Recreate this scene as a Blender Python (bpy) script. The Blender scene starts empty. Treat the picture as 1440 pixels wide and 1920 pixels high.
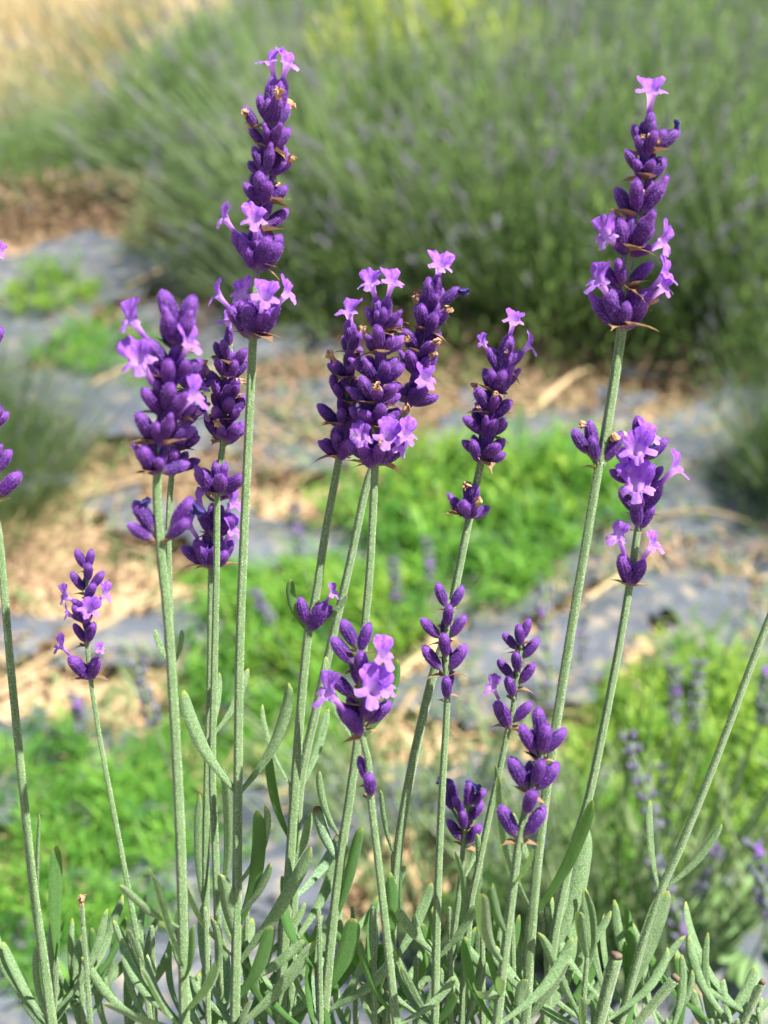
import bpy, math, random
from mathutils import Vector, Matrix, noise
sc = bpy.context.scene
R = math.radians
rnd = random.Random(7)

# ------------------------------------------------------------------ camera
PITCH = R(30.0)
CAM_H = 0.65
HALF = R(22.5)
FOCUS = 0.304
cam_d = bpy.data.cameras.new('camera')
cam = bpy.data.objects.new('camera', cam_d)
sc.collection.objects.link(cam)
cam.location = (0, 0, CAM_H)
cam.rotation_euler = (math.pi / 2 - PITCH, 0, 0)
cam_d.sensor_fit = 'VERTICAL'
cam_d.sensor_height = 24.0
cam_d.lens = 12.0 / math.tan(HALF)
cam_d.clip_start = 0.01
cam_d.clip_end = 1000
cam_d.dof.use_dof = True
cam_d.dof.focus_distance = FOCUS
cam_d.dof.aperture_fstop = 8.0
sc.camera = cam
sc.render.resolution_x = 768
sc.render.resolution_y = 1024

# ------------------------------------------------------------------ light
SUN_TO = Vector((0.48, -0.04, 0.87)).normalized()       # direction towards the sun
w = bpy.data.worlds.new('World')
sc.world = w
w.use_nodes = True
nt = w.node_tree
nt.nodes.clear()
sky = nt.nodes.new('ShaderNodeTexSky')
sky.sky_type = 'NISHITA'
sky.sun_disc = False
sky.sun_elevation = math.asin(SUN_TO.z)
sky.sun_rotation = math.atan2(SUN_TO.x, SUN_TO.y)
bg = nt.nodes.new('ShaderNodeBackground')
bg.inputs['Strength'].default_value = 0.06
wo = nt.nodes.new('ShaderNodeOutputWorld')
nt.links.new(sky.outputs[0], bg.inputs[0])
nt.links.new(bg.outputs[0], wo.inputs[0])
sd = bpy.data.lights.new('sun', 'SUN')
sd.energy = 5.0
sd.angle = R(0.53)
sd.color = (1.0, 0.95, 0.87)
so = bpy.data.objects.new('sun', sd)
sc.collection.objects.link(so)
so.rotation_euler = (-SUN_TO).to_track_quat('-Z', 'Y').to_euler()
so.location = (2, 1, 4)
sc.view_settings.view_transform = 'Standard'
sc.view_settings.look = 'None'
sc.view_settings.exposure = 1.5
sc.view_settings.gamma = 1.0
sc.view_settings.use_curve_mapping = False
sc.cycles.use_denoising = True
sc.cycles.max_bounces = 8
sc.cycles.transmission_bounces = 4

# ------------------------------------------------------------------ pixel -> place
CR = Vector((1, 0, 0))
CU = Vector((0, math.sin(PITCH), math.cos(PITCH)))
CF = Vector((0, math.cos(PITCH), -math.sin(PITCH)))
CO = Vector((0, 0, CAM_H))
TH = math.tan(HALF)
def pxs(d):                       # metres per photo pixel at depth d
    return 2 * d * TH / 1920.0
def P(x, y, d):
    s = pxs(d)
    return CO + CF * d + CR * ((x - 720) * s) + CU * ((960 - y) * s)
def G(x, y, z=0.0):               # where the ray through a pixel meets height z
    v = CF + CR * ((x - 720) * 2 * TH / 1920) + CU * ((960 - y) * 2 * TH / 1920)
    t = (z - CAM_H) / v.z
    return CO + v * t
def depth_at(y):                  # flower stalks lean: their tops come a little nearer
    return 0.304 + (y - 1100) / 960 * 0.012

# ------------------------------------------------------------------ materials
def mat(name):
    m = bpy.data.materials.new(name)
    m.use_nodes = True
    m.node_tree.nodes.clear()
    return m, m.node_tree.nodes, m.node_tree.links
def nd(ns, t, **kw):
    n = ns.new(t)
    for k, v in kw.items():
        setattr(n, k, v)
    return n
def mixc(ns, ls, fac, a, b):
    m = ns.new('ShaderNodeMix'); m.data_type = 'RGBA'
    for sock, v in ((m.inputs[0], fac), (m.inputs[6], a), (m.inputs[7], b)):
        if hasattr(v, 'is_linked'): ls.new(v, sock)
        elif isinstance(v, (int, float)): sock.default_value = v
        else: sock.default_value = (*v, 1)
    return m.outputs[2]
def ramp(ns, ls, src, p0, p1):
    m = ns.new('ShaderNodeMapRange'); m.clamp = True
    ls.new(src, m.inputs[0])
    m.inputs[1].default_value = p0; m.inputs[2].default_value = p1
    return m.outputs[0]
def noise_tex(ns, ls, coord, scale, detail=3, rough=0.6):
    n = ns.new('ShaderNodeTexNoise')
    n.inputs['Scale'].default_value = scale
    n.inputs['Detail'].default_value = detail
    n.inputs['Roughness'].default_value = rough
    if coord is not None: ls.new(coord, n.inputs['Vector'])
    return n.outputs[0]
def geo_pos(ns):
    return ns.new('ShaderNodeNewGeometry').outputs['Position']
def finish(m, ns, ls, col, rough=0.6, trans=0.0, tcol=None, sheen=0.0, sheen_tint=(1, 1, 1), bump=None, bstr=0.3, bdist=0.0002, spec=0.3):
    p = ns.new('ShaderNodeBsdfPrincipled')
    if hasattr(col, 'is_linked'): ls.new(col, p.inputs['Base Color'])
    else: p.inputs['Base Color'].default_value = (*col, 1)
    p.inputs['Roughness'].default_value = rough
    p.inputs['Specular IOR Level'].default_value = spec
    p.inputs['Sheen Weight'].default_value = sheen
    p.inputs['Sheen Tint'].default_value = (*sheen_tint, 1)
    p.inputs['Sheen Roughness'].default_value = 0.45
    if bump is not None:
        b = ns.new('ShaderNodeBump'); b.inputs['Strength'].default_value = bstr; b.inputs['Distance'].default_value = bdist
        ls.new(bump, b.inputs['Height']); ls.new(b.outputs[0], p.inputs['Normal'])
    o = ns.new('ShaderNodeOutputMaterial')
    out = p.outputs[0]
    if trans > 0:
        t = ns.new('ShaderNodeBsdfTranslucent')
        c = tcol if tcol is not None else col
        if hasattr(c, 'is_linked'): ls.new(c, t.inputs[0])
        else: t.inputs[0].default_value = (*c, 1)
        mx = ns.new('ShaderNodeMixShader'); mx.inputs[0].default_value = trans
        ls.new(out, mx.inputs[1]); ls.new(t.outputs[0], mx.inputs[2]); out = mx.outputs[0]
    ls.new(out, o.inputs[0])
    return m
def obj_rand(ns):
    return ns.new('ShaderNodeObjectInfo').outputs['Random']

M = {}
def build_materials():
    # calyx: violet felt, greyer green foot
    for key, tint in (('calyx', 0.0),):
        m, ns, ls = mat('calyx_felt')
        tc = ns.new('ShaderNodeTexCoord').outputs['Object']
        sep = ns.new('ShaderNodeSeparateXYZ'); ls.new(tc, sep.inputs[0])
        n1 = noise_tex(ns, ls, tc, 19, 3)
        n2 = noise_tex(ns, ls, tc, 5, 2)
        base = mixc(ns, ls, obj_rand(ns), (0.026, 0.003, 0.105), (0.066, 0.005, 0.140))
        base = mixc(ns, ls, ramp(ns, ls, n2, 0.35, 0.75), base, (0.034, 0.007, 0.120))
        base = mixc(ns, ls, ramp(ns, ls, sep.outputs[2], 0.24, -0.02), base, (0.15, 0.13, 0.13))
        tipf = ramp(ns, ls, sep.outputs[2], 0.66, 1.08)
        base = mixc(ns, ls, tipf, base, (0.215, 0.070, 0.38))
        base = mixc(ns, ls, ramp(ns, ls, n1, 0.58, 0.72), base, (0.30, 0.11, 0.48))
        M['calyx'] = finish(m, ns, ls, base, 0.5, sheen=0.12, sheen_tint=(0.85, 0.40, 1.0), bump=n1, bstr=0.3, bdist=0.04, spec=0.3)
    m, ns, ls = mat('calyx_hair')
    M['hair'] = finish(m, ns, ls, (0.36, 0.15, 0.60), 0.6, trans=0.4)
    # corolla
    m, ns, ls = mat('corolla_petal')
    tc = ns.new('ShaderNodeTexCoord').outputs['Object']
    sep = ns.new('ShaderNodeSeparateXYZ'); ls.new(tc, sep.inputs[0])
    base = mixc(ns, ls, obj_rand(ns), (0.42, 0.15, 0.80), (0.55, 0.22, 0.84))
    base = mixc(ns, ls, ramp(ns, ls, noise_tex(ns, ls, tc, 2.6, 3), 0.42, 0.62), (0.30, 0.090, 0.68), base)
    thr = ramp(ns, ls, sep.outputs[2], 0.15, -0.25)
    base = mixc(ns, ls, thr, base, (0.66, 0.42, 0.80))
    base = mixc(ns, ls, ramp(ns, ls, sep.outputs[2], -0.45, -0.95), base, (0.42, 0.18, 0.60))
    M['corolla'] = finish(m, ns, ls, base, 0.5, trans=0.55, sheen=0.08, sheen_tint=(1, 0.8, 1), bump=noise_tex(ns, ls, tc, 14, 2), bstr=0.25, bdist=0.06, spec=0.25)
    m, ns, ls = mat('withered_blue')
    tc = ns.new('ShaderNodeTexCoord').outputs['Object']
    M['blue'] = finish(m, ns, ls, mixc(ns, ls, ramp(ns, ls, noise_tex(ns, ls, tc, 6), 0.4, 0.7), (0.025, 0.02, 0.12), (0.12, 0.09, 0.36)), 0.6, trans=0.2, spec=0.2)
    m, ns, ls = mat('withered_tan')
    tc = ns.new('ShaderNodeTexCoord').outputs['Object']
    M['tan'] = finish(m, ns, ls, mixc(ns, ls, ramp(ns, ls, noise_tex(ns, ls, tc, 5), 0.35, 0.7), (0.26, 0.13, 0.07), (0.62, 0.44, 0.28)), 0.8, trans=0.15, spec=0.1)
    m, ns, ls = mat('papery_bract')
    tc = ns.new('ShaderNodeTexCoord').outputs['Object']
    b = mixc(ns, ls, obj_rand(ns), (0.16, 0.085, 0.05), (0.42, 0.27, 0.15))
    b = mixc(ns, ls, ramp(ns, ls, noise_tex(ns, ls, tc, 9), 0.45, 0.7), b, (0.24, 0.17, 0.11))
    M['bract'] = finish(m, ns, ls, b, 0.7, trans=0.3, spec=0.15)
    # stem with felt
    m, ns, ls = mat('stem_felt')
    pos = geo_pos(ns)
    n1 = noise_tex(ns, ls, pos, 3600, 2)
    n2 = noise_tex(ns, ls, pos, 260, 2)
    b = mixc(ns, ls, ramp(ns, ls, n2, 0.3, 0.7), (0.070, 0.145, 0.046), (0.115, 0.195, 0.075))
    rg = ns.new('ShaderNodeAttribute'); rg.attribute_name = 'ridge'
    mk = ns.new('ShaderNodeMath'); mk.operation = 'MULTIPLY'
    ls.new(ramp(ns, ls, n1, 0.46, 0.66), mk.inputs[0]); ls.new(ramp(ns, ls, rg.outputs['Fac'], -0.1, 0.9), mk.inputs[1])
    b = mixc(ns, ls, mk.outputs[0], b, (0.40, 0.48, 0.30))
    M['stem'] = finish(m, ns, ls, b, 0.75, sheen=0.2, bump=n1, bstr=0.6, bdist=0.0003, spec=0.2)
    m, ns, ls = mat('stem_hair')
    M['shair'] = finish(m, ns, ls, (0.42, 0.50, 0.34), 0.7, trans=0.4)
    # leaves with felt
    for key, c0, c1, tr in (('leaf', (0.080, 0.165, 0.060), (0.33, 0.44, 0.25), 0.25), ('leaf_green', (0.050, 0.140, 0.030), (0.12, 0.23, 0.08), 0.42)):
        m, ns, ls = mat(key + '_felt')
        pos = geo_pos(ns)
        n1 = noise_tex(ns, ls, pos, 2600, 2)
        n2 = noise_tex(ns, ls, pos, 130, 2)
        at = ns.new('ShaderNodeAttribute'); at.attribute_name = 'tip'
        b = mixc(ns, ls, ramp(ns, ls, n1, 0.32, 0.80), c0, c1)
        b = mixc(ns, ls, ramp(ns, ls, n2, 0.56, 0.85), b, tuple(v * 0.75 for v in c0))
        b = mixc(ns, ls, ramp(ns, ls, at.outputs['Fac'], 0.93, 1.0), b, (0.36, 0.42, 0.10))
        t = mixc(ns, ls, ramp(ns, ls, n2, 0.3, 0.8), (0.22, 0.42, 0.06), (0.14, 0.30, 0.05))
        M[key] = finish(m, ns, ls, b, 0.8, trans=tr, tcol=t, sheen=0.18, bump=n1, bstr=0.6, bdist=0.0004, spec=0.15)
    m, ns, ls = mat('leaf_scorched')
    pos = geo_pos(ns)
    at = ns.new('ShaderNodeAttribute'); at.attribute_name = 'tip'
    b = mixc(ns, ls, ramp(ns, ls, noise_tex(ns, ls, pos, 2600, 2), 0.48, 0.64), (0.135, 0.235, 0.125), (0.32, 0.42, 0.28))
    b = mixc(ns, ls, ramp(ns, ls, at.outputs['Fac'], 0.80, 0.95), b, (0.10, 0.055, 0.03))
    M['leaf_brown'] = finish(m, ns, ls, b, 0.85, trans=0.1, tcol=(0.2, 0.3, 0.08), spec=0.1)
    m, ns, ls = mat('bark')
    pos = geo_pos(ns)
    M['bark'] = finish(m, ns, ls, mixc(ns, ls, noise_tex(ns, ls, pos, 400), (0.07, 0.05, 0.035), (0.22, 0.17, 0.12)), 0.9, bump=noise_tex(ns, ls, pos, 600), bdist=0.001, spec=0.1)
    # setting
    m, ns, ls = mat('dry_soil')
    pos = geo_pos(ns)
    n1 = noise_tex(ns, ls, pos, 9, 5); n2 = noise_tex(ns, ls, pos, 90, 4)
    b = mixc(ns, ls, ramp(ns, ls, n1, 0.35, 0.68), (0.38, 0.25, 0.15), (0.62, 0.45, 0.28))
    b = mixc(ns, ls, ramp(ns, ls, n2, 0.52, 0.75), b, (0.17, 0.105, 0.065))
    M['soil'] = finish(m, ns, ls, b, 0.95, bump=n2, bstr=0.8, bdist=0.01, spec=0.1)
    m, ns, ls = mat('woven_fabric')
    pos = geo_pos(ns)
    n1 = noise_tex(ns, ls, pos, 7, 4); n2 = noise_tex(ns, ls, pos, 60, 4)
    wv = ns.new('ShaderNodeTexWave'); wv.inputs['Scale'].default_value = 260; wv.inputs['Distortion'].default_value = 1.0
    ls.new(pos, wv.inputs['Vector'])
    b = mixc(ns, ls, ramp(ns, ls, n1, 0.3, 0.7), (0.046, 0.058, 0.080), (0.105, 0.121, 0.146))
    b = mixc(ns, ls, ramp(ns, ls, n2, 0.50, 0.72), b, (0.27, 0.23, 0.17))
    b = mixc(ns, ls, ramp(ns, ls, noise_tex(ns, ls, pos, 23, 5), 0.55, 0.70), b, (0.045, 0.052, 0.06))
    M['fabric'] = finish(m, ns, ls, b, 0.5, bump=wv.outputs[1], bstr=0.4, bdist=0.001, spec=0.6)
    def foliage(key, a, c, tcol, tr, rough=0.55, spec=0.3):
        m, ns, ls = mat(key)
        at = ns.new('ShaderNodeAttribute'); at.attribute_name = 'var'
        b = mixc(ns, ls, at.outputs['Fac'], a, c)
        M[key] = finish(m, ns, ls, b, rough, trans=tr, tcol=tcol, spec=spec)
    foliage('weed', (0.035, 0.140, 0.020), (0.190, 0.390, 0.050), (0.20, 0.50, 0.03), 0.42)
    foliage('weed_yellow', (0.20, 0.31, 0.05), (0.50, 0.50, 0.11), (0.50, 0.60, 0.07), 0.45)
    foliage('weed_broad', (0.15, 0.27, 0.10), (0.24, 0.38, 0.15), (0.25, 0.42, 0.10), 0.3)
    foliage('bush', (0.115, 0.195, 0.070), (0.34, 0.42, 0.215), (0.27, 0.42, 0.12), 0.5, 0.7)
    foliage('weed_lime', (0.055, 0.170, 0.020), (0.320, 0.460, 0.060), (0.30, 0.52, 0.03), 0.42)
    foliage('back_spike', (0.085, 0.085, 0.13), (0.19, 0.19, 0.25), (0.12, 0.10, 0.2), 0.15, 0.8)
    foliage('bush_stem', (0.16, 0.24, 0.10), (0.36, 0.44, 0.25), (0.28, 0.42, 0.16), 0.45, 0.7)
    foliage('bush_spike', (0.17, 0.16, 0.21), (0.32, 0.31, 0.35), (0.12, 0.10, 0.2), 0.15, 0.8)
    foliage('straw', (0.26, 0.175, 0.09), (0.60, 0.46, 0.26), (0.5, 0.38, 0.2), 0.2, 0.8)
    foliage('litter', (0.11, 0.065, 0.04), (0.40, 0.27, 0.17), (0.25, 0.15, 0.08), 0.15, 0.9)
    foliage('dry_grass', (0.40, 0.32, 0.16), (0.64, 0.55, 0.33), (0.55, 0.46, 0.25), 0.3, 0.8)
build_materials()

# ------------------------------------------------------------------ object helpers
COL = sc.collection
def mesh(name, verts, faces, mats, midx=None, smooth=True, attr=None):
    me = bpy.data.meshes.new(name)
    me.from_pydata(verts, [], faces)
    for m in (mats if isinstance(mats, (list, tuple)) else [mats]):
        me.materials.append(m)
    if midx is not None: me.polygons.foreach_set('material_index', midx)
    if smooth: me.polygons.foreach_set('use_smooth', [True] * len(me.polygons))
    if attr:
        a = me.attributes.new(attr[0], 'FLOAT', 'POINT')
        a.data.foreach_set('value', attr[1])
    me.update()
    return me
def link(name, data, world, parent=None):
    o = bpy.data.objects.new(name, data)
    COL.objects.link(o)
    if parent is None:
        o.matrix_world = world
        o['_w'] = 0
    else:
        o.parent = parent
        o.matrix_basis = WM[parent.name].inverted() @ world
    WM[o.name] = world.copy()
    if '_w' in o: del o['_w']
    return o
WM = {}
def thing(name, label, cat, loc, group=None):
    o = link(name, None, Matrix.Translation(loc))
    o.empty_display_size = 0.01
    o['label'] = label; o['category'] = cat
    if group: o['group'] = group
    return o
def tag(o, label, cat, group=None, kind=None):
    o['label'] = label; o['category'] = cat
    if group: o['group'] = group
    if kind: o['kind'] = kind
    return o
def frame(zdir, ydir, loc, s):
    z = zdir.normalized()
    y = ydir - z * ydir.dot(z)
    if y.length < 1e-5: y = z.orthogonal()
    y.normalize()
    x = y.cross(z)
    m = Matrix((x, y, z)).transposed().to_4x4()
    return Matrix.Translation(loc) @ m @ Matrix.Scale(s, 4)
I4 = Matrix.Identity(4)

def catmull(pts, per=8):
    out = []
    n = len(pts)
    for i in range(n - 1):
        p0 = pts[max(i - 1, 0)]; p1 = pts[i]; p2 = pts[i + 1]; p3 = pts[min(i + 2, n - 1)]
        if i == 0: p0 = p1 * 2 - p2
        if i == n - 2: p3 = p2 * 2 - p1
        for k in range(per):
            t = k / per
            out.append(0.5 * ((2 * p1) + (p2 - p0) * t + (2 * p0 - 5 * p1 + 4 * p2 - p3) * t * t + (3 * p1 - p0 - 3 * p2 + p3) * t ** 3))
    out.append(pts[-1].copy())
    return out

def add_hairs(V, F, idx, samples, length, width, r, mid):
    for p, n, up in samples:
        n = (n + up * r.uniform(0.1, 0.7) + Vector((r.uniform(-.3, .3), r.uniform(-.3, .3), r.uniform(-.3, .3)))).normalized()
        t = n.cross(Vector((r.uniform(-1, 1), r.uniform(-1, 1), r.uniform(-1, 1)))).normalized()
        L = length * r.uniform(0.5, 1.2)
        k = len(V)
        V += [tuple(p - t * width), tuple(p + t * width), tuple(p + n * L)]
        F.append((k, k + 1, k + 2)); idx.append(mid)

def tube_mesh(name, pts, radii, mats, seg=10, ridge=0.10, hairs=0, hair_len=0.0003, visible_to=None):
    V, F, mi = [], [], []
    prev = None
    hs = []
    for i, p in enumerate(pts):
        t = (pts[min(i + 1, len(pts) - 1)] - pts[max(i - 1, 0)]).normalized()
        if prev is None: u = t.cross(Vector((0.3, 1, 0.2))).normalized()
        else: u = (prev - t * prev.dot(t)).normalized()
        prev = u
        v = t.cross(u)
        for k in range(seg):
            a = 2 * math.pi * k / seg
            r = radii[i] * (1 + ridge * math.cos(4 * a))
            V.append(tuple(p + (u * math.cos(a) + v * math.sin(a)) * r))
    n = len(pts)
    for i in range(n - 1):
        for k in range(seg):
            a, b = i * seg + k, i * seg + (k + 1) % seg
            F.append((a, b, b + seg, a + seg)); mi.append(0)
    F.append(tuple(range(seg - 1, -1, -1))); mi.append(0)
    F.append(tuple(range((n - 1) * seg, n * seg))); mi.append(0)
    if hairs:
        r = random.Random(len(V))
        lim = visible_to or n - 1
        for _ in range(hairs):
            i = r.randrange(0, lim); k = r.randrange(seg)
            f = r.random(); g = r.random()
            a = Vector(V[i * seg + k]).lerp(Vector(V[i * seg + (k + 1) % seg]), g)
            b = Vector(V[(i + 1) * seg + k]).lerp(Vector(V[(i + 1) * seg + (k + 1) % seg]), g)
            q = a.lerp(b, f); c = pts[i].lerp(pts[i + 1], f)
            hs.append((q, (q - c).normalized(), Vector((0, 0, 0))))
        add_hairs(V, F, mi, hs, hair_len, hair_len * 0.22, r, 1)
    return mesh(name, V, F, mats, mi, attr=('ridge', [0.5 + 0.5 * math.cos(8 * math.pi * (q % seg) / seg) for q in range(n * seg)] + [1.0] * (len(V) - n * seg)))

# ------------------------------------------------------------------ prototype meshes
def make_bud(name, seed, beak):
    r = random.Random(seed)
    seg, rings = 44, 14
    V, F, mi = [], [], []
    prof = [(-0.16, 0.055), (0.0, 0.085), (0.06, 0.135), (0.15, 0.19), (0.28, 0.232), (0.42, 0.255), (0.56, 0.260), (0.68, 0.250), (0.78, 0.228), (0.87, 0.190), (0.94, 0.135), (0.985, 0.07), (1.0, 0.02)]
    if beak:      # corolla just pushing out of the tip
        prof = prof[:-4] + [(0.87, 0.175), (0.93, 0.142), (1.00, 0.125), (1.07, 0.118), (1.13, 0.085), (1.16, 0.03)]
    bx, by = r.uniform(-.05, .05), r.uniform(-.05, .05)
    hs = []
    for z, rad in prof:
        for k in range(seg):
            a = 2 * math.pi * k / seg
            rib = 1 + (0.060 * math.cos(11 * a) if 0.05 < z < 0.9 else 0)
            rr = rad * 0.80 * rib * (1 + 0.06 * math.cos(2 * a + seed))
            p = Vector((math.cos(a) * rr + bx * z * z, math.sin(a) * rr + by * z * z, z))
            V.append(tuple(p))
    n = len(prof)
    for i in range(n - 1):
        for k in range(seg):
            a, b = i * seg + k, i * seg + (k + 1) % seg
            F.append((a, b, b + seg, a + seg)); mi.append(0)
    F.append(tuple(range((n - 1) * seg, n * seg))); mi.append(0)
    for _ in range(520):
        i = r.randrange(2, n - 1); k = r.randrange(seg)
        q = Vector(V[i * seg + k]).lerp(Vector(V[(i + 1) * seg + (k + 1) % seg]), r.random())
        hs.append((q, Vector((q.x, q.y, 0.12 if i < n - 4 else 0.4)).normalized(), Vector((0, 0, 1))))
    add_hairs(V, F, mi, hs, 0.070, 0.008, r, 1)
    return mesh(name, V, F, [M['calyx'], M['hair']], mi)
BUDS = [make_bud('calyx', s, b) for s, b in ((1, False), (2, False), (3, False), (4, False), (5, True), (6, True))]

def make_corolla(name, seed, spread=1.0):
    # tube along +Z (mouth at z=0), broad two-lobed upper lip at -Y, three small lobes at +Y
    r = random.Random(seed)
    seg = 60
    V, F = [], []
    tube = [(-1.25, 0.13), (-0.8, 0.14), (-0.45, 0.165), (-0.2, 0.22), (-0.05, 0.285)]
    lobes = [(-58, 0.86, 44, 1), (-122, 0.86, 44, 1), (18, 0.46, 25, 0), (90, 0.54, 30, 0), (162, 0.46, 25, 0)]
    lobes = [(R(a + r.uniform(-5, 5)), L * r.uniform(0.75, 1.15), R(wd * r.uniform(.85, 1.1)), up) for a, L, wd, up in lobes]
    flare = 7
    for z, rad in tube:
        for k in range(seg):
            a = 2 * math.pi * k / seg
            V.append((math.cos(a) * rad, math.sin(a) * rad, z))
    for j in range(1, flare + 1):
        t = j / flare
        for k in range(seg):
            a = 2 * math.pi * k / seg
            ext, upw, best = 0.16, 0.0, 0.0
            for la, L, wd, up in lobes:
                d = abs((a - la + math.pi) % (2 * math.pi) - math.pi)
                f = max(0.0, 1 - (d / wd) ** 4) ** 0.55 if d < wd else 0
                if f * L > ext: ext = f * L; best = f
                upw = max(upw, math.exp(-(d / R(45)) ** 2)) if up else upw
            # upper lip stands erect, lower lip spreads and turns down
            bend_up = R(62) * upw
            bend_dn = R(12) * spread
            e = ext * t
            if upw > 0.35:
                out = math.sin(R(34) + R(22) * t) * e * 0.85; z = math.cos(R(34) + R(26) * t) * e * 1.15
            else:
                out = e * (0.95 + 0.1 * t); z = e * 0.32 * (1 - 1.6 * t * spread)
            rad = 0.285 + out
            rip = (0.035 * math.sin(a * 9 + seed * 2 + t * 3) + 0.03 * math.sin(a * 17 + seed * 5)) * t + 0.05 * math.sin(a * 3 + seed) * t * t
            V.append((math.cos(a) * rad + rip * 0.6, math.sin(a) * rad, z + rip + (0.02 if upw > .35 else 0)))
    n = len(tube) + flare
    for i in range(n - 1):
        for k in range(seg):
            a, b = i * seg + k, i * seg + (k + 1) % seg
            F.append((a, b, b + seg, a + seg))
    return mesh(name, V, F, M['corolla'])
COROLLAS = [make_corolla('corolla', s, sp) for s, sp in ((1, 1.0), (2, 1.25), (3, 0.7), (4, 1.1), (5, 0.5), (6, 1.4), (7, 0.9), (8, 1.1))]

def make_withered(name, seed, m):
    r = random.Random(seed)
    seg, V, F = 12, [], []
    prof = [(-0.25, 0.13), (0.0, 0.15), (0.16, 0.12), (0.32, 0.17), (0.48, 0.20), (0.60, 0.15), (0.52, 0.05)]
    dx, dy = r.uniform(-.25, .25), r.uniform(-.25, .25)
    for i, (z, rad) in enumerate(prof):
        for k in range(seg):
            a = 2 * math.pi * k / seg
            f = rad * (1 + (0.9 * r.uniform(-1, 1) + 0.4 * math.cos(3 * a + seed)) * (i / 6))
            V.append((math.cos(a) * f + dx * max(z, 0), math.sin(a) * f + dy * max(z, 0), z + r.uniform(-.07, .07) * (i > 2)))
    for i in range(len(prof) - 1):
        for k in range(seg):
            a, b = i * seg + k, i * seg + (k + 1) % seg
            F.append((a, b, b + seg, a + seg))
    return mesh(name, V, F, m, smooth=False)
WITHER_TAN = [make_withered('withered_corolla', s, M['tan']) for s in (1, 2, 3, 7, 8, 9)]
WITHER_BLUE = [make_withered('withered_corolla', s, M['blue']) for s in (4, 5)]

def make_bract(name, seed):
    r = random.Random(seed)
    V, F = [], []
    nl, nw = 9, 5
    for i in range(nl):
        t = i / (nl - 1)
        wd = 0.36 * (math.sin(math.pi * min(1, t * 1.25) ** 0.8) ** 0.8 if t < 0.78 else 0.0) + 0.02
        wd = max(wd, 0.36 * 0.30 * (1 - t) / 0.22 * 0.5 if t >= 0.78 else wd)
        if i == 0: wd = 0.16
        bend = 0.55 * t * t * (1 if seed % 2 else 0.3)
        for j in range(nw):
            s = (j / (nw - 1) - 0.5) * 2
            V.append((s * wd, 0.16 * s * s * (1 - t) - bend + r.uniform(-.015, .015), t * (1 - 0.1 * t)))
    for i in range(nl - 1):
        for j in range(nw - 1):
            a = i * nw + j
            F.append((a, a + 1, a + nw + 1, a + nw))
    return mesh(name, V, F, M['bract'])
BRACTS = [make_bract('bract', s) for s in (1, 2, 3, 4)]

# a single leaf: blade with rolled-down margins swept along a curve
def leaf_mesh(name, pts, width, face, m, roll=0.35, narrow=0.35):
    V, F, A = [], [], []
    nw = 7
    n = len(pts)
    L = 0
    for i, p in enumerate(pts):
        t = i / (n - 1)
        tg = (pts[min(i + 1, n - 1)] - pts[max(i - 1, 0)]).normalized()
        s = tg.cross(face).normalized()
        nn = s.cross(tg).normalized()
        prof = narrow + (1 - narrow) * min(1, (t / 0.55)) ** 1.1
        if t > 0.74: prof *= math.sqrt(max(0.0, 1 - ((t - 0.74) / 0.262) ** 2)) * 0.93 + 0.07
        hw = width * 0.5 * prof
        for j in range(nw):
            u = (j / (nw - 1) - 0.5) * 2
            ang = u * R(75) * roll * 2
            x = hw * (math.sin(ang) / math.sin(R(75) * roll * 2) if roll > 0.05 else u)
            z = -hw * (1 - math.cos(ang)) * 1.3
            if j == 3: z -= hw * 0.16            # midrib groove
            V.append(tuple(p + s * x + nn * z)); A.append(t)
    for i in range(n - 1):
        for j in range(nw - 1):
            a = i * nw + j
            F.append((a, a + 1, a + nw + 1, a + nw))
    return mesh(name, V, F, m, attr=('tip', A))

# ------------------------------------------------------------------ flowering stalks of the near plant
CROWN = Vector((0.015, 0.045, 0.0))
def to_ground(pts, r):
    """carry a stem on from the lower end of its seen part down to the plant's foot"""
    w0 = pts[-1]; tan = (pts[-1] - pts[-2]).normalized()
    foot = Vector((CROWN.x + (w0.x - CROWN.x) * 0.38 + r.uniform(-.008, .008), CROWN.y + (w0.y - 0.2) * 0.5 + r.uniform(-.03, .03), 0.0))
    c1 = w0 + tan * 0.14; c2 = foot + Vector(((w0.x - foot.x) * 0.3, (w0.y - foot.y) * 0.35, 0.17))
    out = []
    for k in range(1, 15):
        t = k / 14
        out.append(w0 * (1 - t) ** 3 + c1 * 3 * t * (1 - t) ** 2 + c2 * 3 * t * t * (1 - t) + foot * t ** 3)
    return out, foot

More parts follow.
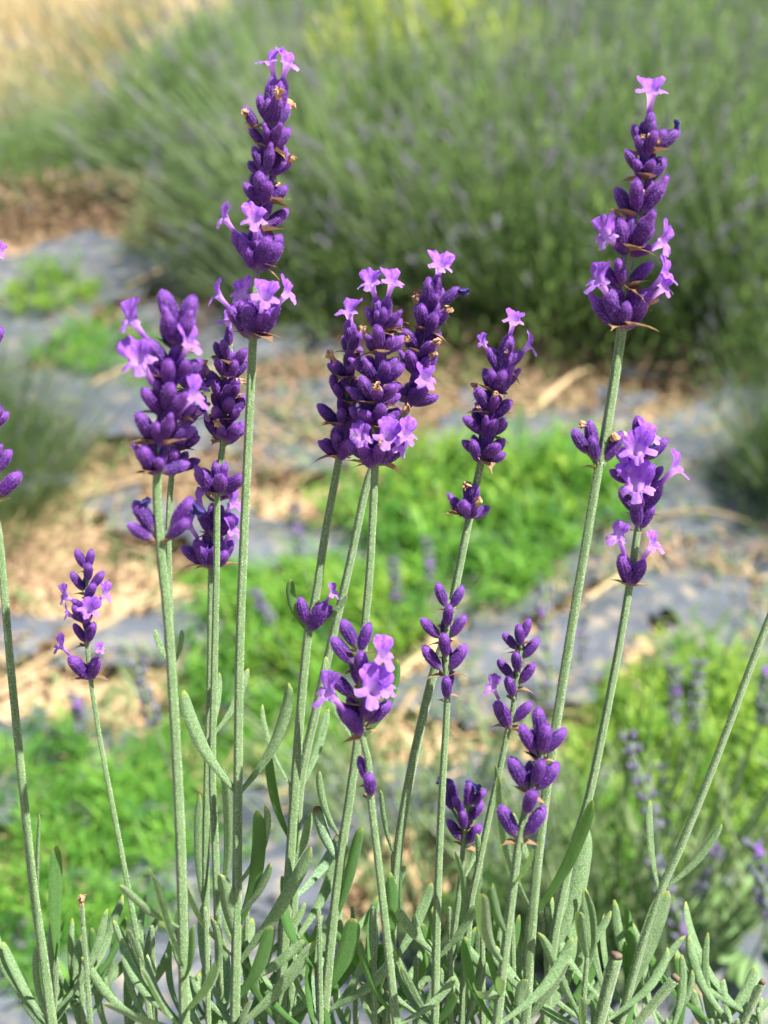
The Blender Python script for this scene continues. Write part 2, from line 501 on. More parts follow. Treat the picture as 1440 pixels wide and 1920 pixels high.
class Stalk:
    def __init__(self, label, path, d=0.0, w=(14, 22), group=None, name='lavender_stalk', cat='flower stalk', mstem='stem'):
        self.path = path; self.off = d
        self.rnd = random.Random(len(label) * 31 + int(path[0][0]))
        pts = [P(x, y, depth_at(y) + d) for x, y in path]
        fine = catmull(pts, 8)
        nvis = len(fine)
        low, foot = to_ground(fine, self.rnd)
        allp = fine + low
        self.root = thing(name, label, cat, foot, group)
        rad = []
        cum = 0
        for i, p in enumerate(allp):
            t = min(1, i / nvis)
            rad.append(0.44 * pxs(0.304 + d) * (w[0] + (w[1] - w[0]) * t))
        rad[0] *= 0.5
        me = tube_mesh('stem', allp, rad, [M[mstem], M['shair']], seg=12, ridge=0.14, hairs=int(1900), hair_len=0.00028, visible_to=nvis)
        link('stem', me, I4, self.root)
        self.w = w
    def ax(self, y):
        p = self.path
        if y <= p[0][1]: a, b = p[0], p[1]
        elif y >= p[-1][1]: a, b = p[-2], p[-1]
        else:
            for a, b in zip(p, p[1:]):
                if a[1] <= y <= b[1]: break
        t = (y - a[1]) / (b[1] - a[1])
        return a[0] + (b[0] - a[0]) * t
    def D(self, y): return depth_at(y) + self.off
    def loc(self, x, y, zpx=0.0):
        d = self.D(y)
        return P(x, y, d) - CF * (zpx * pxs(d))
    def s(self, y): return pxs(self.D(y))
    def bud(self, base, direction, Lpx, y, beak=None, wither=None):
        r = self.rnd
        i = r.randrange(4) if not beak else 4 + r.randrange(2)
        fat = 1.0
        o = link('calyx', BUDS[i], frame(direction, Vector((r.uniform(-1, 1), r.uniform(-1, 1), r.uniform(-1, 1))), base, Lpx * self.s(y)), self.root)
        if wither:
            src = WITHER_TAN if wither == 'tan' else WITHER_BLUE
            tipw = base + direction.normalized() * (Lpx * 0.90 * self.s(y))
            link('withered_corolla', r.choice(src), frame(direction + Vector((r.uniform(-.4, .4), r.uniform(-.4, .1), r.uniform(-.1, .3))), Vector((r.uniform(-1, 1), -1, 0)), tipw, Lpx * self.s(y) * r.uniform(0.5, 0.85)), o)
        return o
    def axis_dir(self, y):
        x0, x1 = self.ax(y + 15), self.ax(y - 15)
        return (self.loc(x1, y - 15) - self.loc(x0, y + 15)).normalized()
    def bract(self, y, az, size, lift=0.45):
        a = self.axis_dir(y); c = self.loc(self.ax(y), y)
        o = (CR * math.cos(az) - CF * math.sin(az)); o = (o - a * o.dot(a)).normalized()
        dirv = (o + a * lift).normalized()
        link('bract', self.rnd.choice(BRACTS), frame(dirv, a, c + o * self.s(y) * 5, size * self.s(y)), self.root)
    def whorl(self, y, n, L, tilt, phase=None, wilt=0.13, skip=()):
        r = self.rnd
        a = self.axis_dir(y); c = self.loc(self.ax(y), y)
        ph = r.uniform(0, 6.28) if phase is None else phase
        s = self.s(y)
        n += r.random() < 0.6
        for k in range(n):
            az = ph + 2 * math.pi * (k + r.uniform(-.32, .32)) / n
            o = CR * math.cos(az) - CF * math.sin(az)
            o = (o - a * o.dot(a)).normalized()
            tl = R(tilt + 5 + r.uniform(-14, 16))
            dv = a * math.cos(tl) + o * math.sin(tl)
            lift = r.uniform(-7, 11)
            LL = L * 0.95 * r.uniform(0.78, 1.14)
            if r.random() < 0.09: continue
            q = r.random()
            self.bud(c + o * s * L * 0.13 + a * s * lift, dv, LL, y, beak=(q > 0.88), wither=('tan' if q < wilt else None))
        # inner, more upright buds
        for k in range(max(1, n // 3)):
            az = ph + 2 * math.pi * (k + 0.5) / max(1, n // 3)
            o = CR * math.cos(az) - CF * math.sin(az)
            dv = a + o * 0.22
            self.bud(c + a * s * L * 0.28 + o * s * 3, dv, L * r.uniform(0.75, 0.9), y)
        for k in range(3):
            self.bract(y + 4, r.uniform(0, 6.28) if k else r.choice([0.1, 3.0, 4.9]), L * r.uniform(0.62, 1.0), r.uniform(0.05, 0.7))
        if r.random() < 0.6: self.bract(y + 2, r.uniform(4.2, 5.2), L * 0.5, 0.6)
    def ebud(self, cx, cy, z=0.0, L=50, by=None, beak=False, wither=None, br=True):
        """one bud given by its centre in the photo; z: 1 turned to the viewer, -1 away"""
        by = cy + L * 0.62 if by is None else by
        c = self.loc(cx, cy, z * L * 0.40 + (0 if z else self.rnd.uniform(-3, 3)))
        b0 = self.loc(self.ax(by), by, z * 4)
        dv = c - b0
        s = self.s(cy)
        base = c - dv.normalized() * (L * 0.5 * s)
        o = self.bud(base, dv, L, cy, beak=beak, wither=wither)
        # short stalk joining the bud to the stem
        gap = (base - b0).length
        if gap > 3 * s:
            me = tube_mesh('flower_stalk', [b0, b0.lerp(base, .5), base + dv.normalized() * s * 3], [s * 3.4, s * 3.2, s * 3.0], [M['stem']], seg=6, ridge=0)
            link('flower_stalk', me, I4, self.root)
        if br:
            az = (-math.pi / 2 if z > 0.5 else math.pi / 2 if z < -0.5 else (0 if cx > self.ax(by) else math.pi)) + self.rnd.uniform(-.5, .5)
            az = -az if abs(z) > 0.5 else az
            self.bract(by + 3, az if z <= 0.5 else 1.57 + math.pi + self.rnd.uniform(-.5, .5), L * self.rnd.uniform(0.45, 0.7), 0.5)
        return o
    def flower(self, by, mx, my, yaw, size=32, L=50, z=0.4):
        """open blossom: mouth centre in the photo, yaw -90 left, 0 to the viewer, 90 right, 180 away"""
        yr = R(yaw)
        face = CR * math.sin(yr) - CF * math.cos(yr)
        zz = z * math.cos(yr)
        dist = math.hypot(mx - self.ax(by), my - by)
        b0 = self.loc(self.ax(by), by, zz * 6)
        top = by < self.path[0][1] + 75
        mp = self.loc(mx, my, math.cos(yr) * (dist * 0.18 if top else 20 + 0.48 * dist))
        s = self.s(my)
        dv = mp - b0
        L = min(L, dist * 0.72)
        o = self.bud(b0 + dv.normalized() * 2 * s, dv, max(L, dist - size * 1.0), by)
        up = (dv.normalized() + face * 0.25 + Vector((0, 0, 0.25))).normalized()
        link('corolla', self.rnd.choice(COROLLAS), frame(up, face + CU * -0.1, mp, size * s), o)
        return o
    def leaf(self, by, tx, ty, wpx, kind='leaf', dz=None, twist=None, sag=0.10):
        r = self.rnd
        s = self.s(by)
        b0 = self.loc(self.ax(by), by)
        dz = r.uniform(-45, 45) if dz is None else dz
        tip = self.loc(tx, ty, dz)
        mid = b0.lerp(tip, 0.5)
        side = CR * (1 if tx > self.ax(by) else -1)
        L = (tip - b0).length
        mid = mid + side * L * sag + CU * (-L * 0.03)
        pts = catmull([b0, b0.lerp(mid, 0.5) + side * L * sag * 0.25, mid, mid.lerp(tip, 0.55) + side * L * sag * 0.25, tip], 5)
        tw = r.uniform(-55, 55) if twist is None else twist
        face = (-CF * math.cos(R(tw)) + CR * math.sin(R(tw)) + CU * 0.25).normalized()
        me = leaf_mesh('leaf', pts, wpx * 0.98 * s, face, M[kind], roll=r.uniform(0.22, 0.55))
        return link('leaf', me, I4, self.root)

STALKS = {}
SHORT = dict(A='the tallest stalk', B='the broad soft-focus head', R='the half-hidden slender stalk', C='the dense spike with a separate whorl', D='the low spike with pale side blossoms', E1='the middle spike of the clump', E2='the left-hand spike of the clump', E3='the right-hand spike of the clump', F='the spike with three spread top blossoms', G='the tall single-blossom spike', H='the broad-lipped mauve spike', I='the short slim stalk standing apart', J='the soft-focus head with wide blossoms', K='the compact closed-bud spike', L='the small spike with a sideways blossom', M='the soft-focus plump-bud spike', N='the stunted blue-tipped spike', O='the margin stalk', Q='the slanting bare stem')
NICK = dict(A='tallest stalk', B='broad soft-focus head', R='half-hidden stalk', C='dense whorled spike', D='low pale-blossom spike', E1='middle clump spike', E2='left clump spike', E3='right clump spike', F='three-blossom spike', G='tall single-blossom spike', H='broad-lipped spike', I='short slim stalk', J='soft wide-blossom head', K='closed-bud spike', L='sideways-blossom spike', M='plump-bud spike', N='blue-tipped spike', O='margin stalk', Q='slanting bare stem')
def between(x, y):
    c_ = sorted((s_.ax(y), k_) for k_, s_ in STALKS.items() if s_.path[0][1] < y)
    lo = [k_ for v, k_ in c_ if v <= x]; hi = [k_ for v, k_ in c_ if v > x]
    if lo and hi: return 'between the %s and the %s' % (NICK[lo[-1]], NICK[hi[0]])
    return 'outside the ' + NICK[lo[-1] if lo else hi[0]] if c_ else 'behind the flower heads'
def beside(x, y, above=1e9):
    c_ = [(abs(s_.ax(y) - x), k_) for k_, s_ in STALKS.items() if s_.path[0][1] < y]
    return SHORT[min(c_)[1]] if c_ else 'the far flower heads'
GF = 'flowering stalks of the near lavender plant'
def stalk(key, label, path, **kw):
    s = Stalk(label, path, group=GF, **kw); STALKS[key] = s; return s

# A: tall, left of centre
a = stalk('A', 'tallest lavender stalk, two open blossoms on top, blossom ring set apart below', [(522, 165), (512, 235), (500, 320), (490, 425), (480, 505), (474, 640), (462, 900), (450, 1200), (446, 1485), (444, 1700), (440, 1930)], d=-0.006, w=(12, 21))
for y, n, L, t in ((238, 5, 54, 20), (280, 6, 52, 34), (325, 7, 56, 38), (380, 7, 58, 36), (430, 7, 56, 38), (500, 8, 64, 34), (628, 8, 62, 34)): a.whorl(y, n, L, t)
a.flower(225, 508, 118, -55, 34); a.flower(225, 541, 122, 55, 34); a.flower(497, 424, 415, -65, 30); a.flower(497, 483, 425, 0, 34)
for f in ((628, 410, 556, -70, 30), (628, 446, 540, -140, 34), (628, 503, 566, 15, 36), (628, 542, 552, 70, 33)): a.flower(*f)
a.ebud(470, 222, 0.3, 44, by=272, wither='tan', br=False)
a.leaf(1488, 347, 1292, 26, dz=20, twist=25, sag=0.06); a.leaf(1488, 541, 1276, 25, dz=25, twist=-35, sag=0.07)
# B: near, soft
b = stalk('B', 'thick soft-focus lavender stalk with a broad head and large mauve blossoms on its side', [(335, 585), (330, 650), (312, 760), (295, 890), (300, 1015), (318, 1200), (335, 1500), (342, 1700), (346, 1930)], d=-0.036, w=(15, 24))
for y, n, L, t in ((655, 4, 72, 18), (715, 6, 66, 34), (775, 7, 66, 40), (832, 7, 64, 44), (886, 8, 62, 50)): b.whorl(y, n, L, t, wilt=0.05)
b.ebud(318, 582, 0.2, 74, br=False); b.ebud(350, 590, 0, 74, br=False)
for f in ((700, 255, 606, -50, 40), (755, 272, 682, -8, 48), (730, 362, 645, 60, 36), (800, 368, 742, 70, 40)): b.flower(*f)
b.ebud(272, 968, 0, 66, by=1015, wither='blue'); b.ebud(264, 998, 0.3, 52, by=1018); b.ebud(342, 962, 0, 66, by=1015, wither='blue'); b.ebud(337, 992, 0.5, 56, by=1018)
# R: behind B
r_ = stalk('R', 'slender lavender stalk half hidden behind the broad soft-focus head, with two short leaves', [(368, 690), (352, 760), (336, 830), (322, 890), (316, 1020), (324, 1250), (338, 1500), (346, 1700), (354, 1930)], d=0.010, w=(9, 15))
for y, n, L, t in ((735, 5, 50, 34), (790, 6, 50, 38), (838, 6, 50, 38), (886, 7, 50, 40)): r_.whorl(y, n, L, t)
r_.flower(800, 380, 768, 75, 30); r_.flower(770, 376, 720, 60, 30)
r_.leaf(1248, 292, 1180, 13, dz=5, twist=30, sag=.05); r_.leaf(1248, 341, 1180, 13, dz=5, twist=-30, sag=.05)
# C
c = stalk('C', 'dense lavender spike behind the tallest stem, with a separate whorl on its bare stem', [(432, 640), (430, 690), (425, 760), (418, 830), (408, 925), (406, 1060), (402, 1250), (398, 1450), (404, 1600), (414, 1930)], d=0.010, w=(10, 17))
for y, n, L, t in ((682, 4, 48, 20), (708, 6, 46, 32), (745, 7, 48, 36), (785, 7, 50, 40), (828, 7, 52, 42), (922, 8, 54, 44)): c.whorl(y, n, L, t)
c.flower(650, 427, 600, -50, 28)
c.ebud(440, 725, 0.8, 34, wither='tan', br=False)
# D
d_ = stalk('D', 'low lavender spike with pale blossoms on both sides, behind the separate whorl', [(415, 870), (410, 920), (402, 1000), (396, 1066), (394, 1250), (388, 1480), (386, 1700), (394, 1930)], d=0.020, w=(10, 17))
for y, n, L, t in ((935, 6, 50, 35), (1002, 6, 52, 36), (1064, 6, 60, 32)): d_.whorl(y, n, L, t)
for f in ((1000, 374, 945, -65, 34), (1000, 441, 942, 65, 30), (1064, 358, 982, -60, 28), (1064, 440, 992, 65, 28)): d_.flower(*f)
d_.leaf(1720, 376, 1485, 15, dz=15, sag=.04)
# E1 E2 E3: the clump of three
e3 = stalk('E3', 'right-hand spike of the three-spike clump, one blossom on top and one low', [(825, 525), (810, 560), (800, 610), (785, 680), (765, 760), (720, 845), (690, 900), (655, 1060), (620, 1210), (595, 1320), (572, 1420), (560, 1500), (550, 1700), (545, 1930)], d=0.016, w=(11, 19))
for y, n, L, t in ((585, 6, 50, 28), (622, 7, 50, 36), (662, 7, 52, 38), (702, 7, 52, 40), (750, 6, 52, 40)): e3.whorl(y, n, L, t)
e3.flower(560, 825, 500, 8, 34); e3.flower(765, 797, 712, 40, 36); e3.ebud(843, 556, 0, 46, wither='blue', br=False)
e2 = stalk('E2', 'left-hand spike of the three-spike clump, small flower pair and leaves low on its stem', [(657, 615), (655, 690), (645, 790), (636, 858), (610, 1000), (592, 1120), (578, 1185), (562, 1350), (548, 1550), (535, 1750), (525, 1930)], d=0.008, w=(12, 22))
for y, n, L, t in ((660, 5, 48, 28), (705, 6, 50, 34), (752, 6, 50, 38), (798, 7, 54, 42), (856, 7, 56, 40)): e2.whorl(y, n, L, t)
e2.flower(650, 654, 585, -45, 34); e2.flower(1183, 626, 1108, 65, 22, L=44); e2.ebud(568, 1146, 0, 50, by=1182, br=False); e2.ebud(606, 1152, 0.1, 44, by=1183, br=False)
e2.leaf(1184, 545, 1087, 18, 'leaf_green', dz=-8, twist=10, sag=.10); e2.leaf(1184, 651, 1115, 14, dz=14, twist=-40, sag=.06)
e1 = stalk('E1', 'middle spike of the three-spike clump, paired top blossoms and a mauve bottom whorl', [(716, 575), (718, 610), (710, 715), (703, 800), (703, 876), (694, 1060), (684, 1180), (675, 1330), (670, 1392), (655, 1500), (640, 1600), (622, 1750), (605, 1930)], d=-0.002, w=(13, 21))
for y, n, L, t in ((622, 6, 48, 26), (662, 7, 50, 36), (710, 8, 52, 42), (757, 8, 52, 44), (798, 8, 54, 46), (872, 7, 62, 44)): e1.whorl(y, n, L, t)
for f in ((610, 695, 532, -25, 34), (610, 736, 530, 35, 33), (870, 680, 822, -25, 30), (870, 728, 822, 5, 36), (870, 762, 816, 50, 36), (870, 748, 838, 60, 30)): e1.flower(*f)
e1.leaf(1394, 611, 1232, 17, dz=-10, twist=20, sag=.08); e1.leaf(1394, 743, 1237, 20, 'leaf_green', dz=-10, twist=-20, sag=.10)
# F
f = stalk('F', 'lavender stalk with three spread top blossoms and a small whorl below a bare gap', [(952, 650), (938, 690), (930, 735), (915, 800), (903, 862), (880, 970), (858, 1080), (835, 1190), (808, 1280), (772, 1440), (748, 1580), (738, 1700), (725, 1930)], d=0.004, w=(11, 20))
for y, n, L, t in ((692, 3, 46, 20), (736, 6, 50, 34), (776, 5, 50, 36), (817, 7, 52, 40), (860, 7, 52, 44), (968, 6, 56, 44)): f.whorl(y, n, L, t, wilt=0.22)
f.flower(690, 962, 602, 0, 30); f.flower(695, 904, 642, -50, 20); f.flower(695, 993, 648, 70, 28, L=56)
f.ebud(942, 668, 0.9, 28, wither='tan', br=False); f.ebud(900, 768, 0.8, 30, wither='tan', br=False); f.ebud(878, 925, 0.1, 42, by=968, wither='tan', br=False)
# G
g = stalk('G', 'tall open lavender spike crowned by a single blossom, stem bearing a bud whorl halfway', [(1216, 225), (1212, 283), (1208, 330), (1195, 405), (1180, 470), (1170, 540), (1166, 615), (1130, 850), (1122, 880), (1095, 1040), (1060, 1250), (1022, 1500), (1000, 1700), (985, 1930)], d=-0.012, w=(14, 24))
for y, n, L, t in ((288, 6, 56, 26), (336, 6, 52, 34), (408, 4, 66, 32), (472, 5, 64, 30), (538, 4, 66, 30), (614, 6, 66, 34)): g.whorl(y, n, L, t, wilt=0.2)
for q in ((265, 1219, 176, 0, 40), (480, 1132, 446, -55, 38), (480, 1238, 460, 50, 38), (600, 1118, 532, -60, 40), (600, 1240, 520, 60, 34), (600, 1236, 546, 45, 32)): g.flower(*q)
g.ebud(1198, 278, 0.9, 40, wither='tan', br=False); g.ebud(1215, 276, 0.9, 38, wither='tan', br=False); g.ebud(1188, 388, 0.9, 40, wither='tan', br=False)
g.ebud(1250, 262, 0, 56, wither='blue', br=False)
g.ebud(1088, 828, 0, 52, by=878); g.ebud(1110, 818, -0.3, 58, by=880, wither='tan'); g.ebud(1112, 842, 0.7, 50, by=880, br=False); g.ebud(1150, 838, 0, 62, by=880, wither='tan', br=False)
g.leaf(884, 1112, 868, 9, 'leaf_green', dz=12)
# H
h = stalk('H', 'broad-lipped mauve lavender spike beside the tall stem, blossom pair below it', [(1202, 810), (1200, 880), (1204, 950), (1196, 992), (1180, 1100), (1150, 1270), (1105, 1490), (1072, 1600), (1040, 1750), (1020, 1930)], d=0.006, w=(11, 19))
for q in ((1197, 806, 0, 50), (1232, 842, 0, 52), (1226, 893, 0, 46), (1162, 893, 0, 42), (1222, 935, 0.3, 50), (1190, 962, 0.8, 54), (1212, 968, 0.2, 50), (1180, 940, -0.5, 50), (1200, 880, -0.6, 50), (1180, 860, 0.2, 46), (1210, 850, -0.4, 48)): h.ebud(*q)
for q in ((885, 1187, 846, -10, 46), (955, 1186, 912, -20, 46), (945, 1262, 878, 65, 36), (870, 1217, 815, 30, 34), (900, 1165, 872, -60, 30), (1098, 1152, 1004, -55, 34), (1098, 1218, 1018, 55, 32)): h.flower(*q, L=54)
h.bract(1100, 0.1, 40); h.bract(1100, 3.0, 40)
# I
i_ = stalk('I', 'short slim lavender stalk standing apart at the side, with small pale blossoms', [(161, 1050), (165, 1085), (159, 1140), (163, 1207), (170, 1275), (190, 1400), (215, 1530), (245, 1690), (265, 1800), (285, 1930)], d=0.004, w=(7, 14))
for q in ((152, 1048, 0, 38), (169, 1048, 0, 36), (169, 1072, 0.9, 38), (145, 1090, 0, 40), (182, 1088, 0, 38), (172, 1108, 0.9, 40), (149, 1150, 0.6, 40), (150, 1186, 0, 38), (172, 1184, 0.7, 44), (160, 1100, -.6, 38), (165, 1150, -.6, 38)): i_.ebud(*q)
for q in ((1140, 128, 1115, -50, 22), (1165, 127, 1150, -80, 20), (1180, 176, 1140, 0, 28), (1150, 202, 1112, 70, 22), (1273, 123, 1206, -50, 22), (1273, 195, 1212, 50, 15)): i_.flower(*q, L=40)
i_.bract(1274, 0.1, 34, .3); i_.bract(1274, 3.1, 34, .3)
# J
j = stalk('J', 'soft-focus lavender head with three wide blossoms in front of the clump stems', [(672, 1205), (676, 1280), (680, 1380), (690, 1425), (695, 1495), (712, 1640), (730, 1800), (744, 1930)], d=-0.028, w=(10, 19))
for q in ((654, 1188, 0, 56), (684, 1194, 0, 54), (641, 1220, 0.1, 60), (677, 1246, 0.9, 60), (640, 1284, 0, 60), (652, 1345, 0, 64), (689, 1322, 0.9, 54), (711, 1335, 0, 56), (668, 1260, -.6, 56), (690, 1290, -.6, 56), (665, 1330, -.5, 56), (681, 1444, -0.5, 48), (694, 1468, 0.7, 50)): j.ebud(*q)
for q in ((1280, 720, 1224, 50, 38), (1345, 702, 1286, 8, 46), (1378, 618, 1292, -55, 42), (1350, 725, 1284, 60, 32)): j.flower(*q)
# K
k = stalk('K', 'compact lavender spike of closed buds with one bud pair just under it', [(842, 1125), (838, 1180), (836, 1265), (838, 1322), (828, 1500), (820, 1700), (815, 1930)], d=-0.004, w=(9, 17))
for q in ((827, 1116, 0, 46), (858, 1120, 0, 44), (839, 1152, 0.9, 46), (806, 1178, 0, 48), (858, 1174, 0, 48), (833, 1208, 0.9, 48), (809, 1234, 0, 54), (858, 1232, 0, 54), (837, 1286, 0.8, 48), (842, 1275, -.5, 44), (836, 1180, -.6, 46), (838, 1235, -.6, 48)): k.ebud(*q)
k.leaf(1790, 745, 1695, 18, sag=.05); k.leaf(1800, 888, 1690, 16, sag=.04)
# L
l = stalk('L', 'small lavender spike with a single blossom poking out sideways near its foot', [(978, 1190), (976, 1228), (966, 1290), (962, 1330), (953, 1366), (940, 1430), (926, 1490), (898, 1620), (880, 1720), (865, 1930)], d=0.006, w=(8, 15))
for q in ((987, 1180, -.3, 40), (974, 1190, 0.5, 42), (957, 1202, 0, 38), (995, 1215, 0, 44), (967, 1238, 0.9, 44), (947, 1253, 0, 42), (989, 1262, 0, 46), (956, 1285, 0.9, 44), (979, 1334, 0, 48), (975, 1225, -.6, 42), (970, 1275, -.6, 42)): l.ebud(*q)
l.flower(1365, 921, 1284, -60, 24, L=54); l.bract(1366, .1, 36, .4); l.bract(1366, 3, 30, .4)
l.leaf(1475, 928, 1435, 12, sag=.02, dz=5)
# M
m_ = stalk('M', 'soft-focus lavender spike of plump closed buds beside the small spike', [(1016, 1390), (1012, 1420), (996, 1480), (986, 1520), (973, 1578), (960, 1680), (945, 1800), (930, 1930)], d=-0.032, w=(11, 20))
for q in ((1013, 1358, -.2, 60), (989, 1386, 0, 60), (1017, 1382, 0.7, 60), (1040, 1388, 0, 58), (972, 1450, 0, 64), (1008, 1444, 0.6, 56), (1027, 1456, 0, 62), (990, 1498, 0.9, 56), (953, 1540, 0, 64), (1004, 1540, 0, 64), (1005, 1400, -.6, 56), (995, 1460, -.6, 56)): m_.ebud(*q)
# N
n_ = stalk('N', 'stunted lavender spike with two withered blue tips among the low stems', [(872, 1500), (874, 1530), (868, 1592), (860, 1680), (846, 1800), (838, 1930)], d=0.012, w=(8, 13))
for q in ((848, 1484, 0, 48, 1560, False, 'blue'), (880, 1488, 0, 48, 1550, False, 'blue'), (858, 1507, 0.8, 40), (897, 1494, 0, 38), (894, 1522, 0, 42), (867, 1534, 0.8, 40), (853, 1556, 0, 44), (888, 1562, 0, 44), (880, 1540, -.6, 40), (840, 1502, 0, 36, 1560)): n_.ebud(*q)
# O
o_ = stalk('O', 'lavender stalk at the picture margin, its spike mostly cut off by the frame', [(-40, 480), (-36, 600), (-30, 760), (-14, 940), (0, 1020), (20, 1250), (45, 1500), (62, 1660), (82, 1800), (100, 1930)], d=0.002, w=(12, 23))
for y, n, L, t in ((560, 5, 50, 30), (660, 6, 54, 36), (730, 6, 54, 36), (800, 6, 54, 38), (880, 4, 50, 38)): o_.whorl(y, n, L, t)
o_.ebud(16, 908, 0, 60, by=944); o_.flower(500, 0, 470, 60, 26); o_.leaf(1760, 62, 1535, 12, sag=.03)
# Q
q_ = stalk('Q', 'bare green lavender stem slanting out of the frame, with two narrow leaves at a joint', [(1560, 900), (1500, 1030), (1440, 1165), (1340, 1430), (1275, 1590), (1238, 1672), (1195, 1800), (1160, 1930)], d=0.010, w=(12, 18))
q_.leaf(1674, 1217, 1498, 15, dz=10, twist=20, sag=.03); q_.leaf(1674, 1350, 1542, 15, dz=10, twist=-30, sag=.05)
q_.leaf(1880, 1250, 1668, 40, dz=6, twist=12, sag=.0)

# ------------------------------------------------------------------ leafy shoots at the foot of the stalks
LEAVES = [  # base x, base y, tip x, tip y, width, kind
 (78,1785,92,1600,26,'leaf_green'),(112,1885,86,1740,24,'leaf'),(90,1915,-6,1780,17,'leaf'),(118,1922,90,1866,18,'leaf_green'),(62,1910,86,1842,16,'leaf'),
 (120,1900,215,1698,25,'leaf'),(195,1900,121,1740,13,'leaf'),(172,1800,205,1738,13,'leaf'),(186,1905,200,1782,20,'leaf'),(272,1842,210,1730,15,'leaf'),
 (295,1842,241,1738,18,'leaf'),(310,1725,258,1612,14,'leaf'),(332,1805,302,1598,23,'leaf'),(432,1782,341,1642,19,'leaf'),(340,1825,382,1694,20,'leaf_green'),
 (336,1920,293,1762,27,'leaf'),(308,1918,225,1826,21,'leaf'),(198,1912,232,1808,22,'leaf'),(286,1915,281,1850,15,'leaf_green'),
 (424,1705,409,1446,27,'leaf'),(432,1755,413,1634,32,'leaf'),(446,1725,486,1510,30,'leaf_green'),(384,1900,463,1752,26,'leaf'),(450,1862,511,1728,28,'leaf_green'),(470,1920,478,1860,22,'leaf'),
 (466,1792,585,1573,29,'leaf'),(556,1666,635,1577,23,'leaf_brown'),(464,1915,592,1764,28,'leaf'),(476,1832,570,1764,19,'leaf'),(490,1900,546,1848,19,'leaf'),
 (474,1702,510,1606,17,'leaf'),(498,1702,526,1648,22,'leaf_green'),(508,1642,541,1472,20,'leaf_green'),(548,1612,581,1526,18,'leaf'),(620,1602,594,1510,23,'leaf_brown'),
 (578,1752,634,1596,24,'leaf'),(662,1792,633,1640,18,'leaf'),(630,1722,679,1545,22,'leaf_green'),(620,1842,663,1722,34,'leaf_green'),(688,1805,697,1712,23,'leaf_brown'),
 (690,1862,713,1776,30,'leaf_green'),(535,1900,660,1812,34,'leaf'),(642,1920,590,1814,17,'leaf_brown'),(726,1752,743,1595,24,'leaf_green'),(682,1732,762,1650,28,'leaf'),
 (705,1922,688,1848,30,'leaf'),(742,1902,692,1838,18,'leaf'),(736,1796,811,1664,20,'leaf'),(800,1782,778,1712,17,'leaf'),(782,1852,748,1786,16,'leaf'),(790,1905,752,1815,16,'leaf'),
 (776,1922,828,1822,21,'leaf'),(818,1905,852,1856,19,'leaf_green'),(897,1892,850,1835,26,'leaf'),(922,1852,886,1815,36,'leaf'),(897,1665,893,1562,15,'leaf'),(850,1790,905,1620,16,'leaf'),
 (940,1732,912,1620,25,'leaf_green'),(938,1792,890,1630,29,'leaf'),(990,1697,928,1440,22,'leaf'),(998,1702,1104,1492,26,'leaf_green'),(1022,1772,1100,1555,42,'leaf'),(1050,1740,1082,1600,26,'leaf'),
 (1072,1902,1005,1740,22,'leaf'),(1036,1852,1151,1718,19,'leaf'),(1032,1822,1100,1730,22,'leaf'),(1126,1852,1102,1675,20,'leaf'),(1152,1852,1190,1718,21,'leaf_green'),
 (1152,1892,1294,1766,17,'leaf'),(1086,1782,1080,1700,26,'leaf'),(1064,1882,1076,1810,34,'leaf'),(1302,1922,1303,1864,24,'leaf'),(1352,1917,1347,1850,18,'leaf'),(1368,1917,1375,1858,18,'leaf'),
 (1040,1800,1040,1765,17,'leaf_green'),(960,1850,925,1780,18,'leaf'),(1000,1910,985,1830,24,'leaf'),(1110,1920,1080,1850,20,'leaf'),(1220,1922,1200,1880,20,'leaf'),(1240,1925,1285,1800,15,'leaf'),
 (520,1465,492,1322,13,'leaf'),(563,1462,611,1338,18,'leaf'),(505,1562,497,1420,19,'leaf_green'),(404,1362,462,1258,17,'leaf'),(402,1352,405,1268,13,'leaf'),(470,1640,500,1500,20,'leaf'),(640,1560,600,1440,14,'leaf'),(700,1600,712,1480,14,'leaf'),
 (860,1640,905,1560,15,'leaf'),(955,1640,985,1560,14,'leaf'),(1000,1620,960,1520,16,'leaf'),(235,1880,330,1760,20,'leaf'),(560,1840,640,1700,24,'leaf'),(640,1880,740,1770,22,'leaf'),(880,1860,800,1760,20,'leaf'),(960,1900,1060,1790,22,'leaf'),(330,1880,420,1760,22,'leaf'),(500,1850,420,1720,22,'leaf'),(180,1880,80,1800,17,'leaf'),(1180,1900,1090,1800,20,'leaf'),(745,1880,850,1770,19,'leaf'),
 (1400,1920,1425,1850,16,'leaf'),(40,1930,20,1860,16,'leaf'),(150,1925,130,1850,17,'leaf'),(250,1925,262,1862,20,'leaf'),(400,1925,372,1830,22,'leaf'),(560,1920,520,1830,20,'leaf'),(868,1925,905,1790,18,'leaf'),
]
SHOOT_X = [98, 160, 232, 292, 392, 460, 520, 602, 668, 702, 778, 845, 905, 965, 1030, 1088, 1140, 1195, 1258, 1330, 1372, 1430]
SHOOT_L = 'short flowerless leafy lavender shoot of grey-green leaves at the foot of the flower stalks'
class Shoot(Stalk): pass
shoots = []
tops = {}
for L_ in LEAVES:
    k_ = min(range(len(SHOOT_X)), key=lambda q: abs(SHOOT_X[q] - L_[0]))
    tops[k_] = min(tops.get(k_, 1900), L_[1])
